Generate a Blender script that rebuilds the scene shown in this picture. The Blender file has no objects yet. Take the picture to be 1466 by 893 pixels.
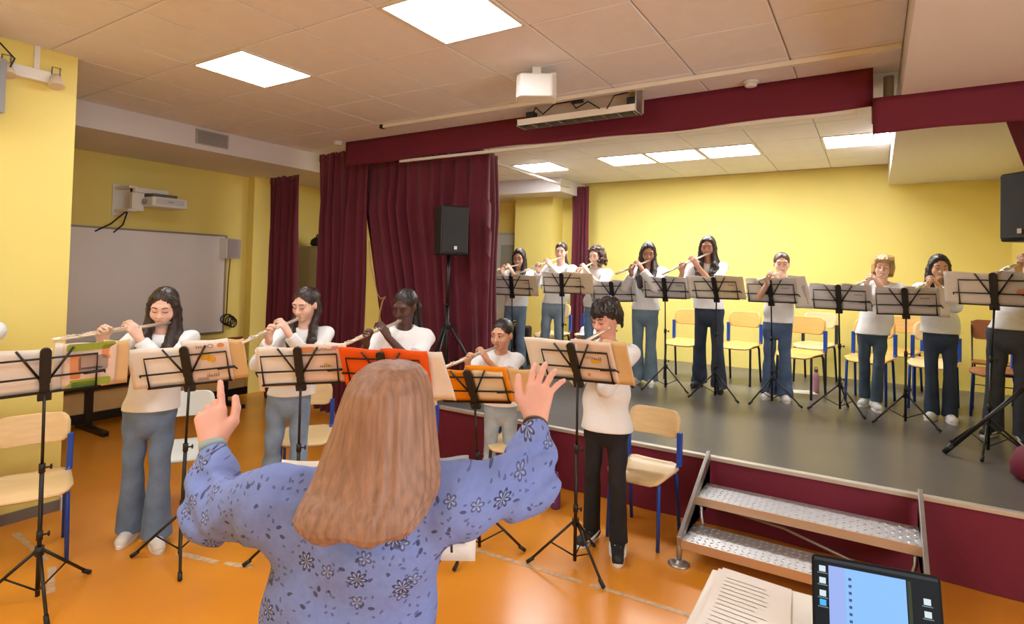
import bpy, bmesh, math, random
import numpy as np
from mathutils import Vector, Matrix

random.seed(7)
SC = bpy.context.scene
COL = SC.collection
PI = math.pi

# ------------------------------------------------------------------ camera
CAM_H, FPX, CX, CY = 1.70, 825.42, 733.0, 367.86
PITCH, ROLL, YAW = math.radians(1.422), math.radians(1.395), math.radians(32.14)
FWD = Vector((-math.sin(YAW) * math.cos(PITCH), math.cos(YAW) * math.cos(PITCH), math.sin(PITCH)))
_r = Vector((math.cos(YAW), math.sin(YAW), 0)); _u = _r.cross(FWD)
RGT = _r * math.cos(ROLL) + _u * math.sin(ROLL)
UPV = -_r * math.sin(ROLL) + _u * math.cos(ROLL)
EYE = Vector((0, 0, CAM_H))
cam_d = bpy.data.cameras.new('camera'); cam = bpy.data.objects.new('camera', cam_d); COL.objects.link(cam)
cam.matrix_world = Matrix(((RGT.x, UPV.x, -FWD.x, EYE.x), (RGT.y, UPV.y, -FWD.y, EYE.y), (RGT.z, UPV.z, -FWD.z, EYE.z), (0, 0, 0, 1)))
cam_d.sensor_fit = 'HORIZONTAL'; cam_d.sensor_width = 36.0
cam_d.lens = 36.0 * FPX / 1466.0
cam_d.shift_y = (CY - 446.5) / 1466.0
cam_d.clip_start = 0.05; cam_d.clip_end = 60
SC.camera = cam

# ------------------------------------------------------------------ world, exposure
w = bpy.data.worlds.new('world'); SC.world = w; w.use_nodes = True
w.node_tree.nodes['Background'].inputs[0].default_value = (0.8, 0.88, 1.0, 1)
w.node_tree.nodes['Background'].inputs[1].default_value = 0.3
SC.view_settings.view_transform = 'Standard'; SC.view_settings.look = 'None'
SC.view_settings.exposure = 0.45; SC.view_settings.gamma = 1.0
try: SC.view_settings.use_curve_mapping = False
except Exception: pass
PANEL = 17.0   # strength of the ceiling light panels
DAY_FILL = 46.0
# daylight lamps added just inside two unseen right-wall windows, to brighten the hall
for _k, (_y0, _y1) in enumerate(((-2.3, -.5), (.3, 2.1))):
    ld = bpy.data.lights.new('day_fill', 'AREA'); ld.shape = 'RECTANGLE'; ld.size = 1.4; ld.size_y = 1.7; ld.energy = DAY_FILL; ld.color = (.86, .93, 1.0)
    lo = bpy.data.objects.new('day_fill', ld); COL.objects.link(lo); lo.location = (2.97, (_y0 + _y1) / 2, 1.7); lo.rotation_euler = (0, math.radians(90), 0)

# ------------------------------------------------------------------ measuring helpers
def ray(px, py): return (FWD * FPX + RGT * (px - CX) - UPV * (py - CY)).normalized()
def at_z(px, py, z): d = ray(px, py); return EYE + d * ((z - CAM_H) / d.z)
def at_y(px, py, y): d = ray(px, py); return EYE + d * (y / d.y)
def at_x(px, py, x): d = ray(px, py); return EYE + d * (x / d.x)
def at_w(px, py, dist): d = ray(px, py); return EYE + d * (dist / d.dot(FWD))
def depth(p): return (Vector(p) - EYE).dot(FWD)

# ------------------------------------------------------------------ materials
def lin(c):
    c = c / 255.0
    return c / 12.92 if c <= 0.04045 else ((c + 0.055) / 1.055) ** 2.4
def rgb(r, g, b): return (lin(r), lin(g), lin(b), 1)
MATS = {}
def mat(name, col, rough=0.5, metal=0.0, bump=0.0, bscale=200, vary=0.0, vscale=6, emit=None, spec=0.5, stretch=None, trans=0, sub=0, sheen=0):
    if name in MATS: return MATS[name]
    m = bpy.data.materials.new(name); m.use_nodes = True; nt = m.node_tree; N = nt.nodes; L = nt.links
    b = N['Principled BSDF']
    b.inputs['Base Color'].default_value = col; b.inputs['Roughness'].default_value = rough
    b.inputs['Metallic'].default_value = metal; b.inputs['Specular IOR Level'].default_value = spec
    if trans: b.inputs['Transmission Weight'].default_value = trans
    if sheen: b.inputs['Sheen Weight'].default_value = sheen
    if emit: b.inputs['Emission Color'].default_value = emit[0]; b.inputs['Emission Strength'].default_value = emit[1]
    tc = N.new('ShaderNodeTexCoord'); mp = N.new('ShaderNodeMapping'); L.new(tc.outputs['Object'], mp.inputs[0])
    if stretch: mp.inputs['Scale'].default_value = stretch
    if vary:
        nz = N.new('ShaderNodeTexNoise'); nz.inputs['Scale'].default_value = vscale; nz.inputs['Detail'].default_value = 5
        L.new(mp.outputs[0], nz.inputs['Vector'])
        mx = N.new('ShaderNodeMix'); mx.data_type = 'RGBA'
        mx.inputs[6].default_value = tuple(c * (1 - vary) for c in col[:3]) + (1,)
        mx.inputs[7].default_value = tuple(min(1, c * (1 + vary)) for c in col[:3]) + (1,)
        cr = N.new('ShaderNodeMapRange'); cr.inputs[1].default_value = .3; cr.inputs[2].default_value = .7
        L.new(nz.outputs[0], cr.inputs[0]); L.new(cr.outputs[0], mx.inputs[0]); L.new(mx.outputs[2], b.inputs['Base Color'])
    if bump:
        n2 = N.new('ShaderNodeTexNoise'); n2.inputs['Scale'].default_value = bscale; n2.inputs['Detail'].default_value = 3
        L.new(mp.outputs[0], n2.inputs['Vector'])
        bp = N.new('ShaderNodeBump'); bp.inputs['Strength'].default_value = bump; bp.inputs['Distance'].default_value = .01
        L.new(n2.outputs[0], bp.inputs['Height']); L.new(bp.outputs[0], b.inputs['Normal'])
    MATS[name] = m; return m

M_YEL = mat('yellow_paint', rgb(240, 220, 124), .55, bump=.05, bscale=90, vary=.03, vscale=1.2)
M_CEIL = mat('ceiling_tile_white', rgb(240, 237, 244), .8, bump=.25, bscale=160, vary=.02, vscale=8)
M_SOFF = mat('soffit_white', rgb(226, 220, 220), .7, bump=.03)
M_GRID = mat('ceiling_joint', rgb(196, 180, 164), .7)
M_TRIM = mat('white_trim', rgb(236, 230, 222), .5)
M_FLOOR = mat('orange_floor', rgb(226, 146, 44), .24, bump=.015, bscale=14, vary=.06, vscale=1.6)
M_TAPE = mat('tape_residue', rgb(206, 170, 132), .7, vary=.25, vscale=30)
M_DECK = mat('stage_deck', rgb(94, 90, 88), .32, bump=.02, bscale=30, vary=.12, vscale=2.2)
M_RED = mat('burgundy_velvet', rgb(98, 14, 38), .8, bump=.15, bscale=260, vary=.12, vscale=3, sheen=.2)
M_SKIRT = mat('burgundy_skirt', rgb(112, 22, 48), .7, bump=.1, bscale=40, vary=.06, vscale=3)
M_VAL = mat('burgundy_valance', rgb(106, 18, 46), .75, bump=.08, bscale=60, vary=.05, vscale=2)
M_ALU = mat('aluminium', rgb(176, 172, 168), .35, metal=.8, vary=.08, vscale=20)
M_TREAD = mat('tread_plate', rgb(206, 206, 208), .34, metal=.7, vary=.05, vscale=30)
M_EDGE = mat('stage_edge_metal', rgb(200, 194, 186), .4, metal=.5)
M_BLACK = mat('black_metal', rgb(20, 17, 17), .38, spec=.5)
M_BLKPL = mat('black_plastic', rgb(24, 24, 26), .5, bump=.1, bscale=300)
M_GRILL = mat('speaker_grille', rgb(34, 36, 40), .45, bump=.5, bscale=700)
M_WHITE = mat('white_plastic', rgb(232, 230, 226), .4)
M_GREYP = mat('grey_plastic', rgb(150, 152, 156), .45)
M_PAPER = mat('paper', rgb(240, 234, 226), .75, vary=.015, vscale=10)
M_PAPER2 = mat('paper_cream', rgb(232, 212, 178), .75, vary=.03, vscale=8)
M_MANILA = mat('paper_manila', rgb(222, 190, 138), .7, vary=.03, vscale=8)
M_INK = mat('printed_ink', rgb(120, 100, 92), .8)
M_ORF = mat('orange_red_folder', rgb(240, 92, 24), .45)
M_ORG = mat('orange_folder', rgb(246, 150, 8), .45)
M_WOOD = mat('honey_plywood', rgb(222, 172, 96), .35, vary=.07, vscale=5, stretch=(1, 8, 8), bump=.02)
M_WOODL = mat('pale_plywood', rgb(230, 198, 146), .38, vary=.06, vscale=5, stretch=(1, 8, 8))
M_WOODD = mat('brown_wood', rgb(150, 92, 60), .45, vary=.1, vscale=5, stretch=(1, 8, 8))
M_BLUE = mat('blue_enamel', rgb(28, 74, 176), .32)
M_DKLEG = mat('dark_enamel', rgb(40, 42, 52), .35)
M_SILV = mat('flute_silver', rgb(236, 222, 202), .28, metal=.55)
M_SHIRT = mat('white_cotton', rgb(238, 239, 241), .85, bump=.45, bscale=20, vary=.02, vscale=10)
M_EYE = mat('eye_dark', rgb(40, 26, 22), .3)
M_EYEW = mat('eye_white', rgb(225, 215, 208), .3)
M_SOLE = mat('white_rubber', rgb(232, 230, 226), .6)
M_LIGHT = mat('light_diffuser', (1, 1, 1, 1), .6, emit=((.92, .97, 1.0, 1), PANEL))
M_LIGHTS = mat('stage_light_diffuser', (1, 1, 1, 1), .6, emit=((.96, .985, 1.0, 1), PANEL * 1.6))

# ------------------------------------------------------------------ object helpers
def link(o, parent=None):
    COL.objects.link(o)
    if parent is not None: o.parent = parent
    return o
def tag(o, label=None, cat=None, group=None, kind=None):
    if label: o['label'] = label
    if cat: o['category'] = cat
    if group: o['group'] = group
    if kind: o['kind'] = kind
    return o
def thing(name, label, cat, loc=(0, 0, 0), rz=0.0, group=None):
    o = bpy.data.objects.new(name, None); o.empty_display_size = .1
    o.location = loc; o.rotation_euler = (0, 0, rz); link(o)
    return tag(o, label, cat, group)
def kids(o): return [c for c in bpy.data.objects if c.parent is o]
def copy_tree(o, parent=None):
    c = o.copy(); COL.objects.link(c)
    if parent is not None: c.parent = parent
    for ch in KIDS.get(o.name, []): copy_tree(ch, c)
    return c
KIDS = {}
def index_tree(o):
    KIDS[o.name] = kids(o)
    for c in KIDS[o.name]: index_tree(c)

class MB:
    """collects simple solids and makes ONE mesh object"""
    def __init__(s): s.v = []; s.f = []; s.sm = []
    def add(s, v, f, smooth=False):
        o = len(s.v); s.v += [tuple(p) for p in v]; s.f += [tuple(i + o for i in q) for q in f]; s.sm += [smooth] * len(f); return s
    def box(s, lo, hi, M=None):
        x0, y0, z0 = lo; x1, y1, z1 = hi
        v = [Vector(p) for p in ((x0, y0, z0), (x1, y0, z0), (x1, y1, z0), (x0, y1, z0), (x0, y0, z1), (x1, y0, z1), (x1, y1, z1), (x0, y1, z1))]
        if M is not None: v = [M @ p for p in v]
        return s.add(v, [(0, 3, 2, 1), (4, 5, 6, 7), (0, 1, 5, 4), (1, 2, 6, 5), (2, 3, 7, 6), (3, 0, 4, 7)])
    def tube(s, pts, r, n=10, r1=None, cap=True, flat=None):
        pts = [Vector(p) for p in pts]; k = len(pts); V = []; F = []
        up = Vector((0, 0, 1)); prev = None
        for i, p in enumerate(pts):
            t = (pts[min(i + 1, k - 1)] - pts[max(i - 1, 0)]).normalized()
            if prev is None:
                a = up if abs(t.z) < .9 else Vector((1, 0, 0)); x = t.cross(a).normalized()
            else: x = (prev - t * prev.dot(t)).normalized()
            prev = x; y = t.cross(x)
            rr = r if r1 is None else r + (r1 - r) * i / max(1, k - 1)
            for j in range(n):
                a = 2 * PI * j / n; V.append(p + (x * math.cos(a) + y * math.sin(a) * (flat or 1)) * rr)
        for i in range(k - 1):
            for j in range(n):
                j2 = (j + 1) % n; F.append((i * n + j, i * n + j2, (i + 1) * n + j2, (i + 1) * n + j))
        s.add(V, F, True)
        if cap:
            o = len(s.v) - k * n
            s.f.append(tuple(o + j for j in range(n))[::-1]); s.f.append(tuple(o + (k - 1) * n + j for j in range(n))); s.sm += [False, False]
        return s
    def lathe(s, prof, n=20, M=None):
        V = []; F = []; k = len(prof)
        for r, z in prof:
            for j in range(n):
                a = 2 * PI * j / n; p = Vector((r * math.cos(a), r * math.sin(a), z)); V.append(M @ p if M is not None else p)
        for i in range(k - 1):
            for j in range(n):
                j2 = (j + 1) % n; F.append((i * n + j, i * n + j2, (i + 1) * n + j2, (i + 1) * n + j))
        s.add(V, F, True); o = len(s.v) - k * n
        s.f.append(tuple(o + j for j in range(n))[::-1]); s.f.append(tuple(o + (k - 1) * n + j for j in range(n))); s.sm += [False, False]
        return s
    def plate(s, outline, z0, z1, fn=None):
        """outline in xy extruded z0..z1; fn maps each point"""
        n = len(outline); V = [Vector((x, y, z0)) for x, y in outline] + [Vector((x, y, z1)) for x, y in outline]
        if fn: V = [fn(p) for p in V]
        return s.add(V, [tuple(range(n))[::-1], tuple(range(n, 2 * n))] + [(i, (i + 1) % n, n + (i + 1) % n, n + i) for i in range(n)])
    def grid(s, P, thick=0.0, smooth=True):
        """P[i][j] points -> sheet"""
        a = len(P); b = len(P[0]); V = [p for row in P for p in row]
        F = [(i * b + j, i * b + j + 1, (i + 1) * b + j + 1, (i + 1) * b + j) for i in range(a - 1) for j in range(b - 1)]
        return s.add(V, F, smooth)
    def build(s, name, m, parent=None, bevel=0.0, seg=2, solid=0.0, loc=None, kind=None):
        me = bpy.data.meshes.new(name); me.from_pydata(s.v, [], s.f)
        me.polygons.foreach_set('use_smooth', s.sm); me.materials.append(m); me.update()
        o = bpy.data.objects.new(name, me); link(o, parent)
        if loc is not None: o.location = loc
        if solid:
            md = o.modifiers.new('s', 'SOLIDIFY'); md.thickness = solid; md.offset = 0
        if bevel:
            md = o.modifiers.new('b', 'BEVEL'); md.width = bevel; md.segments = seg; md.limit_method = 'ANGLE'
        if kind: o['kind'] = kind
        return o
def rrect(w, h, r, n=5, cx=0, cy=0):
    out = []
    for k, (sx, sy) in enumerate(((1, 1), (-1, 1), (-1, -1), (1, -1))):
        for i in range(n + 1):
            a = PI / 2 * (k + i / n); out.append((cx + sx * (w / 2 - r) + r * math.cos(a), cy + sy * (h / 2 - r) + r * math.sin(a)))
    return out
def struct(name, mb, m, parent=None, **kw):
    o = mb.build(name, m, parent, **kw)
    if parent is None: o['kind'] = 'structure'
    return o

# ================================================================== SETTING
HS = 0.46            # stage height
YF, YB = 4.15, 8.40  # stage front and back wall
ZC = 3.11
PX, PY = 0.607, 0.607
GX = [0.139 - PX * k for k in range(0, 11)][::-1]      # ceiling joints
GY = [2.19 + PY * k for k in range(-8, 11)]

fl = struct('floor', MB().box((-7.3, -3.1, -.1), (3.1, 8.5, 0)), M_FLOOR)
def tape(p, q, wd=.035):
    p, q = Vector(p), Vector(q); d = (q - p).normalized(); n = Vector((-d.y, d.x, 0)); L = (q - p).length; k = max(2, int(L / .12)); a = []; b = []
    for i in range(k + 1):
        c = p + d * (L * i / k); r = wd * (.5 + .3 * random.random()); a.append(c + n * r); b.append(c - n * r)
    P = [[v + Vector((0, 0, .0012)) for v in a], [v + Vector((0, 0, .0012)) for v in b]]
    return MB().grid(P, smooth=False).build('tape_strip', M_TAPE, fl)
for p, q in (((-2.35, 2.90, 0), (-1.35, 2.95, 0)), ((-1.30, 2.955, 0), (-.55, 2.99, 0)), ((-3.45, 1.88, 0), (-3.16, 1.95, 0)), ((-3.12, 1.97, 0), (-2.95, 2.03, 0)), ((-4.5, 1.45, 0), (-3.95, 1.42, 0)), ((-3.85, 1.41, 0), (-3.55, 1.30, 0))):
    tape(p, q, .028)

# ---- ceiling with its tiles
ce = struct('ceiling', MB().box((-6.0, -3.1, ZC + .012), (.2, 8.5, ZC + .12)), M_GRID)
LIGHTS = {}
def cell(x, y):
    i = max(k for k in range(len(GX)) if GX[k] <= x); j = max(k for k in range(len(GY)) if GY[k] <= y); return i, j
for lab, x, y in (('large square ceiling light above the middle of the hall', -2.0, 2.5), ('square ceiling light on the left, beside the air vent soffit', -3.8, 2.5),
                  ('square stage ceiling light nearest the small back curtain', -3.8, 6.7), ('leftmost of the three joined stage ceiling lights', -2.6, 6.7),
                  ('middle one of the three joined stage ceiling lights', -2.0, 6.7), ('rightmost of the three joined stage ceiling lights', -1.4, 6.7),
                  ('stage ceiling light beside the white dropped beam', -.2, 6.7),
                  ('added ceiling light panel over the hall behind the camera, left one', -3.8, -.0), ('added ceiling light panel over the hall behind the camera, right one', -2.0, -.0),  # panels behind the camera are unseen, added to light the hall
                  ('added ceiling light panel near the rear wall behind the camera', -2.0, -1.9)):
    LIGHTS[cell(x, y)] = lab
def tile_mesh(w, h):
    mb = MB(); g = .0035; e = .008
    x0, y0, x1, y1 = g, g, w - g, h - g
    V = [(x0, y0, .012), (x1, y0, .012), (x1, y1, .012), (x0, y1, .012), (x0 + e * .2, y0 + e * .2, .002), (x1 - e * .2, y0 + e * .2, .002), (x1 - e * .2, y1 - e * .2, .002), (x0 + e * .2, y1 - e * .2, .002), (x0 + e, y0 + e, 0), (x1 - e, y0 + e, 0), (x1 - e, y1 - e, 0), (x0 + e, y1 - e, 0)]
    F = [(8, 11, 10, 9)] + [(i, (i + 1) % 4, 4 + (i + 1) % 4, 4 + i) for i in range(4)] + [(4 + i, 4 + (i + 1) % 4, 8 + (i + 1) % 4, 8 + i) for i in range(4)]
    mb.add(V, F); me = bpy.data.meshes.new('ceiling_tile'); me.from_pydata(mb.v, [], mb.f); me.materials.append(M_CEIL); return me
TM = tile_mesh(PX, PY)
for i in range(len(GX) - 1):
    for j in range(len(GY) - 1):
        if (i, j) in LIGHTS:
            x, y = GX[i], GY[j]
            t = thing('ceiling_light', LIGHTS[(i, j)], 'ceiling light', (x, y, ZC), group='square ceiling light panels')
            fr = MB(); o = .004
            for a, b in (((o, o), (PX - o, .03)), ((o, PY - .03), (PX - o, PY - o)), ((o, .03), (.03, PY - .03)), ((PX - .03, .03), (PX - o, PY - .03))):
                fr.box((a[0], a[1], -.008), (b[0], b[1], .010))
            fr.build('frame', M_TRIM, t)
            MB().box((.03, .03, -.003), (PX - .03, PY - .03, .006)).build('diffuser', M_LIGHTS if GY[j] > 5 else M_LIGHT, t)
            continue
        o = bpy.data.objects.new('ceiling_tile', TM); link(o, ce); o.location = (GX[i] - 0, GY[j], ZC - .002)

# ---- walls
WLX = -7.15
wall_l = struct('wall_left', MB().box((WLX - .15, -3.1, 0), (-4.70, 1.745, ZC + .05)), M_YEL)
struct('wall_left_recess', MB().box((WLX - .15, 1.745, 0), (WLX, YB, ZC + .05)), M_YEL)
struct('wall_back', MB().box((WLX, YB, 0), (1.45, YB + .15, ZC + .05)), M_YEL)
struct('wall_right_stage', MB().box((1.30, 4.75, 0), (1.45, YB, ZC + .05)), M_YEL)
WINS = ((-2.3, -.5), (.3, 2.1))  # unseen windows, assumed on this side and added around the fill lamps
wr_ = MB(); ys = [-3.1] + [q for w2 in WINS for q in w2] + [4.75]
for k in range(0, len(ys), 2): wr_.box((3.0, ys[k], 0), (3.15, ys[k + 1], ZC + .05))
for y0, y1 in WINS: wr_.box((3.0, y0, 0), (3.15, y1, .95)); wr_.box((3.0, y0, 2.45), (3.15, y1, ZC + .05))
struct('wall_right', wr_, M_YEL)
for k, (y0, y1) in enumerate(WINS):
    wf = MB(); e = .05
    wf.box((3.03, y0, .95), (3.10, y1, .95 + e)); wf.box((3.03, y0, 2.45 - e), (3.10, y1, 2.45)); wf.box((3.03, y0, .95), (3.10, y0 + e, 2.45)); wf.box((3.03, y1 - e, .95), (3.10, y1, 2.45)); wf.box((3.03, (y0 + y1) / 2 - .03, .95), (3.10, (y0 + y1) / 2 + .03, 2.45))
    wn = struct('window_%d' % (k + 1), wf, M_TRIM)
    MB().box((3.06, y0 + e, 1.0), (3.066, y1 - e, 2.4)).build('pane', mat('window_glass', rgb(235, 240, 245), .02, trans=1.0), wn)
struct('wall_right_proscenium', MB().box((1.30, 4.60, 0), (3.0, 4.75, 2.88)), M_YEL)
struct('wall_rear', MB().box((-7.3, -3.25, 0), (3.15, -3.1, ZC + .05)), M_YEL)
# dropped soffit along the left recess, dropped beam on the right, low beam at the back left
struct('trim_1', MB().box((WLX, 1.745, 2.88), (-5.90, YB, ZC + .1)), M_SOFF)
struct('trim_2', MB().box((.139, -3.1, 2.87), (3.1, YB, ZC + .1)), M_SOFF)
struct('trim_3', MB().box((-5.90, 7.55, 2.90), (-3.93, YB, ZC - .004)), M_SOFF)
struct('wall_pilaster', MB().box((-5.02, 8.06, 0), (-4.32, YB, 2.90)), M_YEL)
struct('wall_pilaster_left', MB().box((WLX, 4.66, 0), (WLX + .14, 5.0, 2.88)), M_YEL)
struct('baseboard_left', MB().box((-4.70, -3.1, 0), (-4.685, 1.76, .07)), mat('grey_skirting', rgb(120, 112, 104), .5))
struct('trim_4', MB().box((-4.76, 1.745, 0), (-4.66, 1.79, .09)), M_SOFF)
struct('trim_5', MB().tube([(.075, 4.62, 2.86), (.075, 4.62, 3.08)], .03, 8), mat('grey_duct', rgb(180, 170, 160), .5))

# ---- glazed door on the back wall, left
dr = struct('door_1', MB().box((-5.86, 8.36, HS), (-5.02, 8.398, 2.36)), mat('door_grey', rgb(176, 178, 180), .5))
MB().box((-5.58, 8.335, .6), (-5.10, 8.372, 2.32)).build('door_leaf', mat('door_leaf', rgb(196, 200, 202), .45), dr)
MB().box((-5.46, 8.325, 1.3), (-5.2, 8.34, 2.15)).build('pane', mat('door_glass', rgb(158, 166, 164), .12, spec=.8), dr)
MB().box((-5.12, 8.31, .6), (-5.07, 8.345, 2.38)).build('door_post', M_WHITE, dr)
MB().box((-5.9, 8.33, 2.02), (-5.56, 8.37, 2.32)).build('glass_panel', mat('dark_glass', rgb(98, 92, 84), .2, spec=.7), dr)
MB().box((-5.9, 8.32, 1.93), (-5.56, 8.37, 1.99)).build('rail', M_WHITE, dr)
MB().box((-5.9, 8.33, 1.75), (-5.56, 8.37, 1.86)).build('lock_bar', mat('dark_bar', rgb(60, 34, 34), .5), dr)
MB().box((-5.9, 8.33, HS), (-5.58, 8.37, 1.72)).build('lower_panel', mat('beige_panel', rgb(190, 176, 150), .5), dr)

# ---- stage platform
st = struct('floor_stage', MB().box((-4.25, YF, .02), (1.30, YB, HS)), M_DECK)
P = []
for zi in range(9):
    row = []
    for xi in range(120):
        x = -4.25 + 5.55 * xi / 119; z = .004 + (HS - .03) * zi / 8
        row.append(Vector((x, YF - .012 - .010 * math.sin(x * 9 + math.sin(x * 3) * 2) * (1 - z) - .012 * (1 - zi / 8), z)))
    P.append(row)
MB().grid(P).build('skirt', M_SKIRT, st)
MB().box((-4.25, YF - .03, HS - .022), (1.30, YF + .02, HS + .004)).build('edge_trim', M_EDGE, st, bevel=.003)

# ---- valances
def valance(name, label, x0, x1, y, z0, z1):
    t = thing(name, label, 'valance', ((x0 + x1) / 2, y, z0)); P = []
    cx = (x0 + x1) / 2
    for zi in range(7):
        row = []
        for xi in range(90):
            x = x0 + (x1 - x0) * xi / 89; f = zi / 6
            row.append(Vector((x - cx, .004 * math.sin(x * 14) * (1 - f) + .006 * math.sin(x * 4.3 + 1) * (1 - f), (z1 - z0) * f + (.012 * math.sin(x * 1.7 + .6) + .005 * math.sin(x * 6)) * (1 - f))))
        P.append(row)
    MB().grid(P).build('cloth', M_VAL, t, solid=.012)
    return t
v1 = valance('valance', 'long burgundy valance hanging from the ceiling across the stage opening', -5.04, -.015, 4.46, 2.845, 3.105)
MB().box((-1.72, .02, -.025), (2.42, .05, .0)).build('rail', M_TRIM, v1)
MB().box((2.505, .0, .0), (2.513, .5, .26)).build('return', M_VAL, v1)
v2 = valance('valance', 'shorter lower burgundy valance under the dropped beam at right', -.013, 2.9, 4.35, 2.632, 2.872)
MB().box((-1.456, .0, .0), (-1.448, .25, .24)).build('return', M_VAL, v2)

# ---- curtains
def curtain(label, path, z0, z1, folds, amp=.045, edge=None, group=None, shear=None, loops=True):
    """path: list of (x,y) top line; edge(f): 0 at top..1 bottom -> shifts of the left end (metres along)"""
    pts = [Vector((x, y, 0)) for x, y in path]
    seg = [(pts[i + 1] - pts[i]).length for i in range(len(pts) - 1)]; L = sum(seg)
    def pos(u):
        u = max(0, min(1, u)) * L
        for i, s_ in enumerate(seg):
            if u <= s_ or i == len(seg) - 1:
                d = (pts[i + 1] - pts[i]).normalized(); return pts[i] + d * min(u, s_), Vector((-d.y, d.x, 0))
            u -= s_
    base = Vector((pts[0].x, pts[0].y, z0)); t = thing('curtain', label, 'curtain', base, group=group)
    nu, nz = int(folds * 14), 36; ph = random.random() * 6; P = []
    for k in range(nz + 1):
        f = k / nz; z = z1 + (z0 - z1) * f; row = []
        for i in range(nu + 1):
            u = i / nu; l = edge(f) if edge else 0.0
            uu = (l + u * (L - l)) / L
            p, n = pos(uu)
            w_ = u * folds * 2 * PI + .9 * math.sin(u * 9 + ph) + .5 * math.sin(u * 23 + ph * 2)
            a = amp * (.35 + .65 * min(1, f * 4)) * (.75 + .25 * math.sin(u * 17 + ph))
            off = a * math.sin(w_ + .35 * math.sin(f * 3 + u * 5)) + .25 * a * math.sin(2 * w_ + 1) + .012 * math.sin(f * 7 + u * 11)
            q = p + n * off; q.z = z + (.012 * math.sin(w_ * 1.0) if k == 0 else 0)
            row.append(q - base)
        P.append(row)
    MB().grid(P).build('cloth', M_RED, t, solid=.008)
    hd = MB(); row0 = P[0]
    Q = [[p + Vector((0, 0, .0)) for p in row0], [p + Vector((0, 0, -.07)) for p in row0]]
    tp = []
    for r_, dz in ((0, .006), (1, -.075)):
        tp.append([Vector((p.x, p.y, dz + (z1 - z0) + (.008 * math.sin(i * .9) if r_ == 0 else 0))) for i, p in enumerate(row0)])
    hd.grid(tp).build('heading_tape', M_RED, t, solid=.018)
    return t
curtain('dark red curtain at far left, between whiteboard and yellow wall', [(-6.62, 4.62), (-6.0, 4.60)], .02, 2.82, 5, .05)
curtain('dark red floor-length curtain left of the stage, hanging behind valance end', [(-5.69, 4.62), (-4.80, 4.60)], .02, 3.04, 7, .055)
curtain('wide dark red stage curtain pulled aside behind the black loudspeaker', [(-4.95, 4.66), (-3.36, 4.66), (-3.27, 4.72), (-3.40, 5.0)], HS + .01, 2.90, 13, .062, edge=lambda f: .62 * max(0, f - .22))
curtain('narrow dark red curtain at the far back corner of the stage', [(-4.02, 8.12), (-3.72, 8.12)], HS + .01, 3.03, 4, .04)
curtain('dark red curtain at right edge of the stage beneath lower valance', [(.66, 4.62), (1.28, 4.62)], HS + .01, 2.80, 6, .045, edge=lambda f: .45 * min(1, f * 1.6))
# curtain rail to the back corner and tie cord
t = thing('curtain_rail', 'thin white curtain rail along the stage ceiling to the back corner', 'rail', (-3.42, 5.08, 2.85)); MB().box((-.02, 0, -.015), (.02, .01, .015)).build('rail_end', M_TRIM, t)
d_ = Vector((-.55, 2.95, .16)); MB().tube([(0, 0, 0), d_], .016, 6).build('rail', M_TRIM, t)
mc = [o for o in bpy.data.objects if o.get('label', '').startswith('wide dark red stage curtain')][0]
tc_ = MB(); o_ = Vector(mc.location)
tc_.tube([Vector(at_y(a, b, 4.53)) - o_ for a, b in ((528, 345), (531, 380), (540, 420), (545, 428))], .006, 6)
tc_.tube([Vector(at_y(a, b, 4.53)) - o_ for a, b in ((545, 428), (552, 425), (548, 430), (544, 446), (543, 460))], .009, 6)
tag(tc_.build('tie_cord', mat('cord', rgb(206, 160, 120), .7), mc), 'pale tan tie cord')

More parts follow.
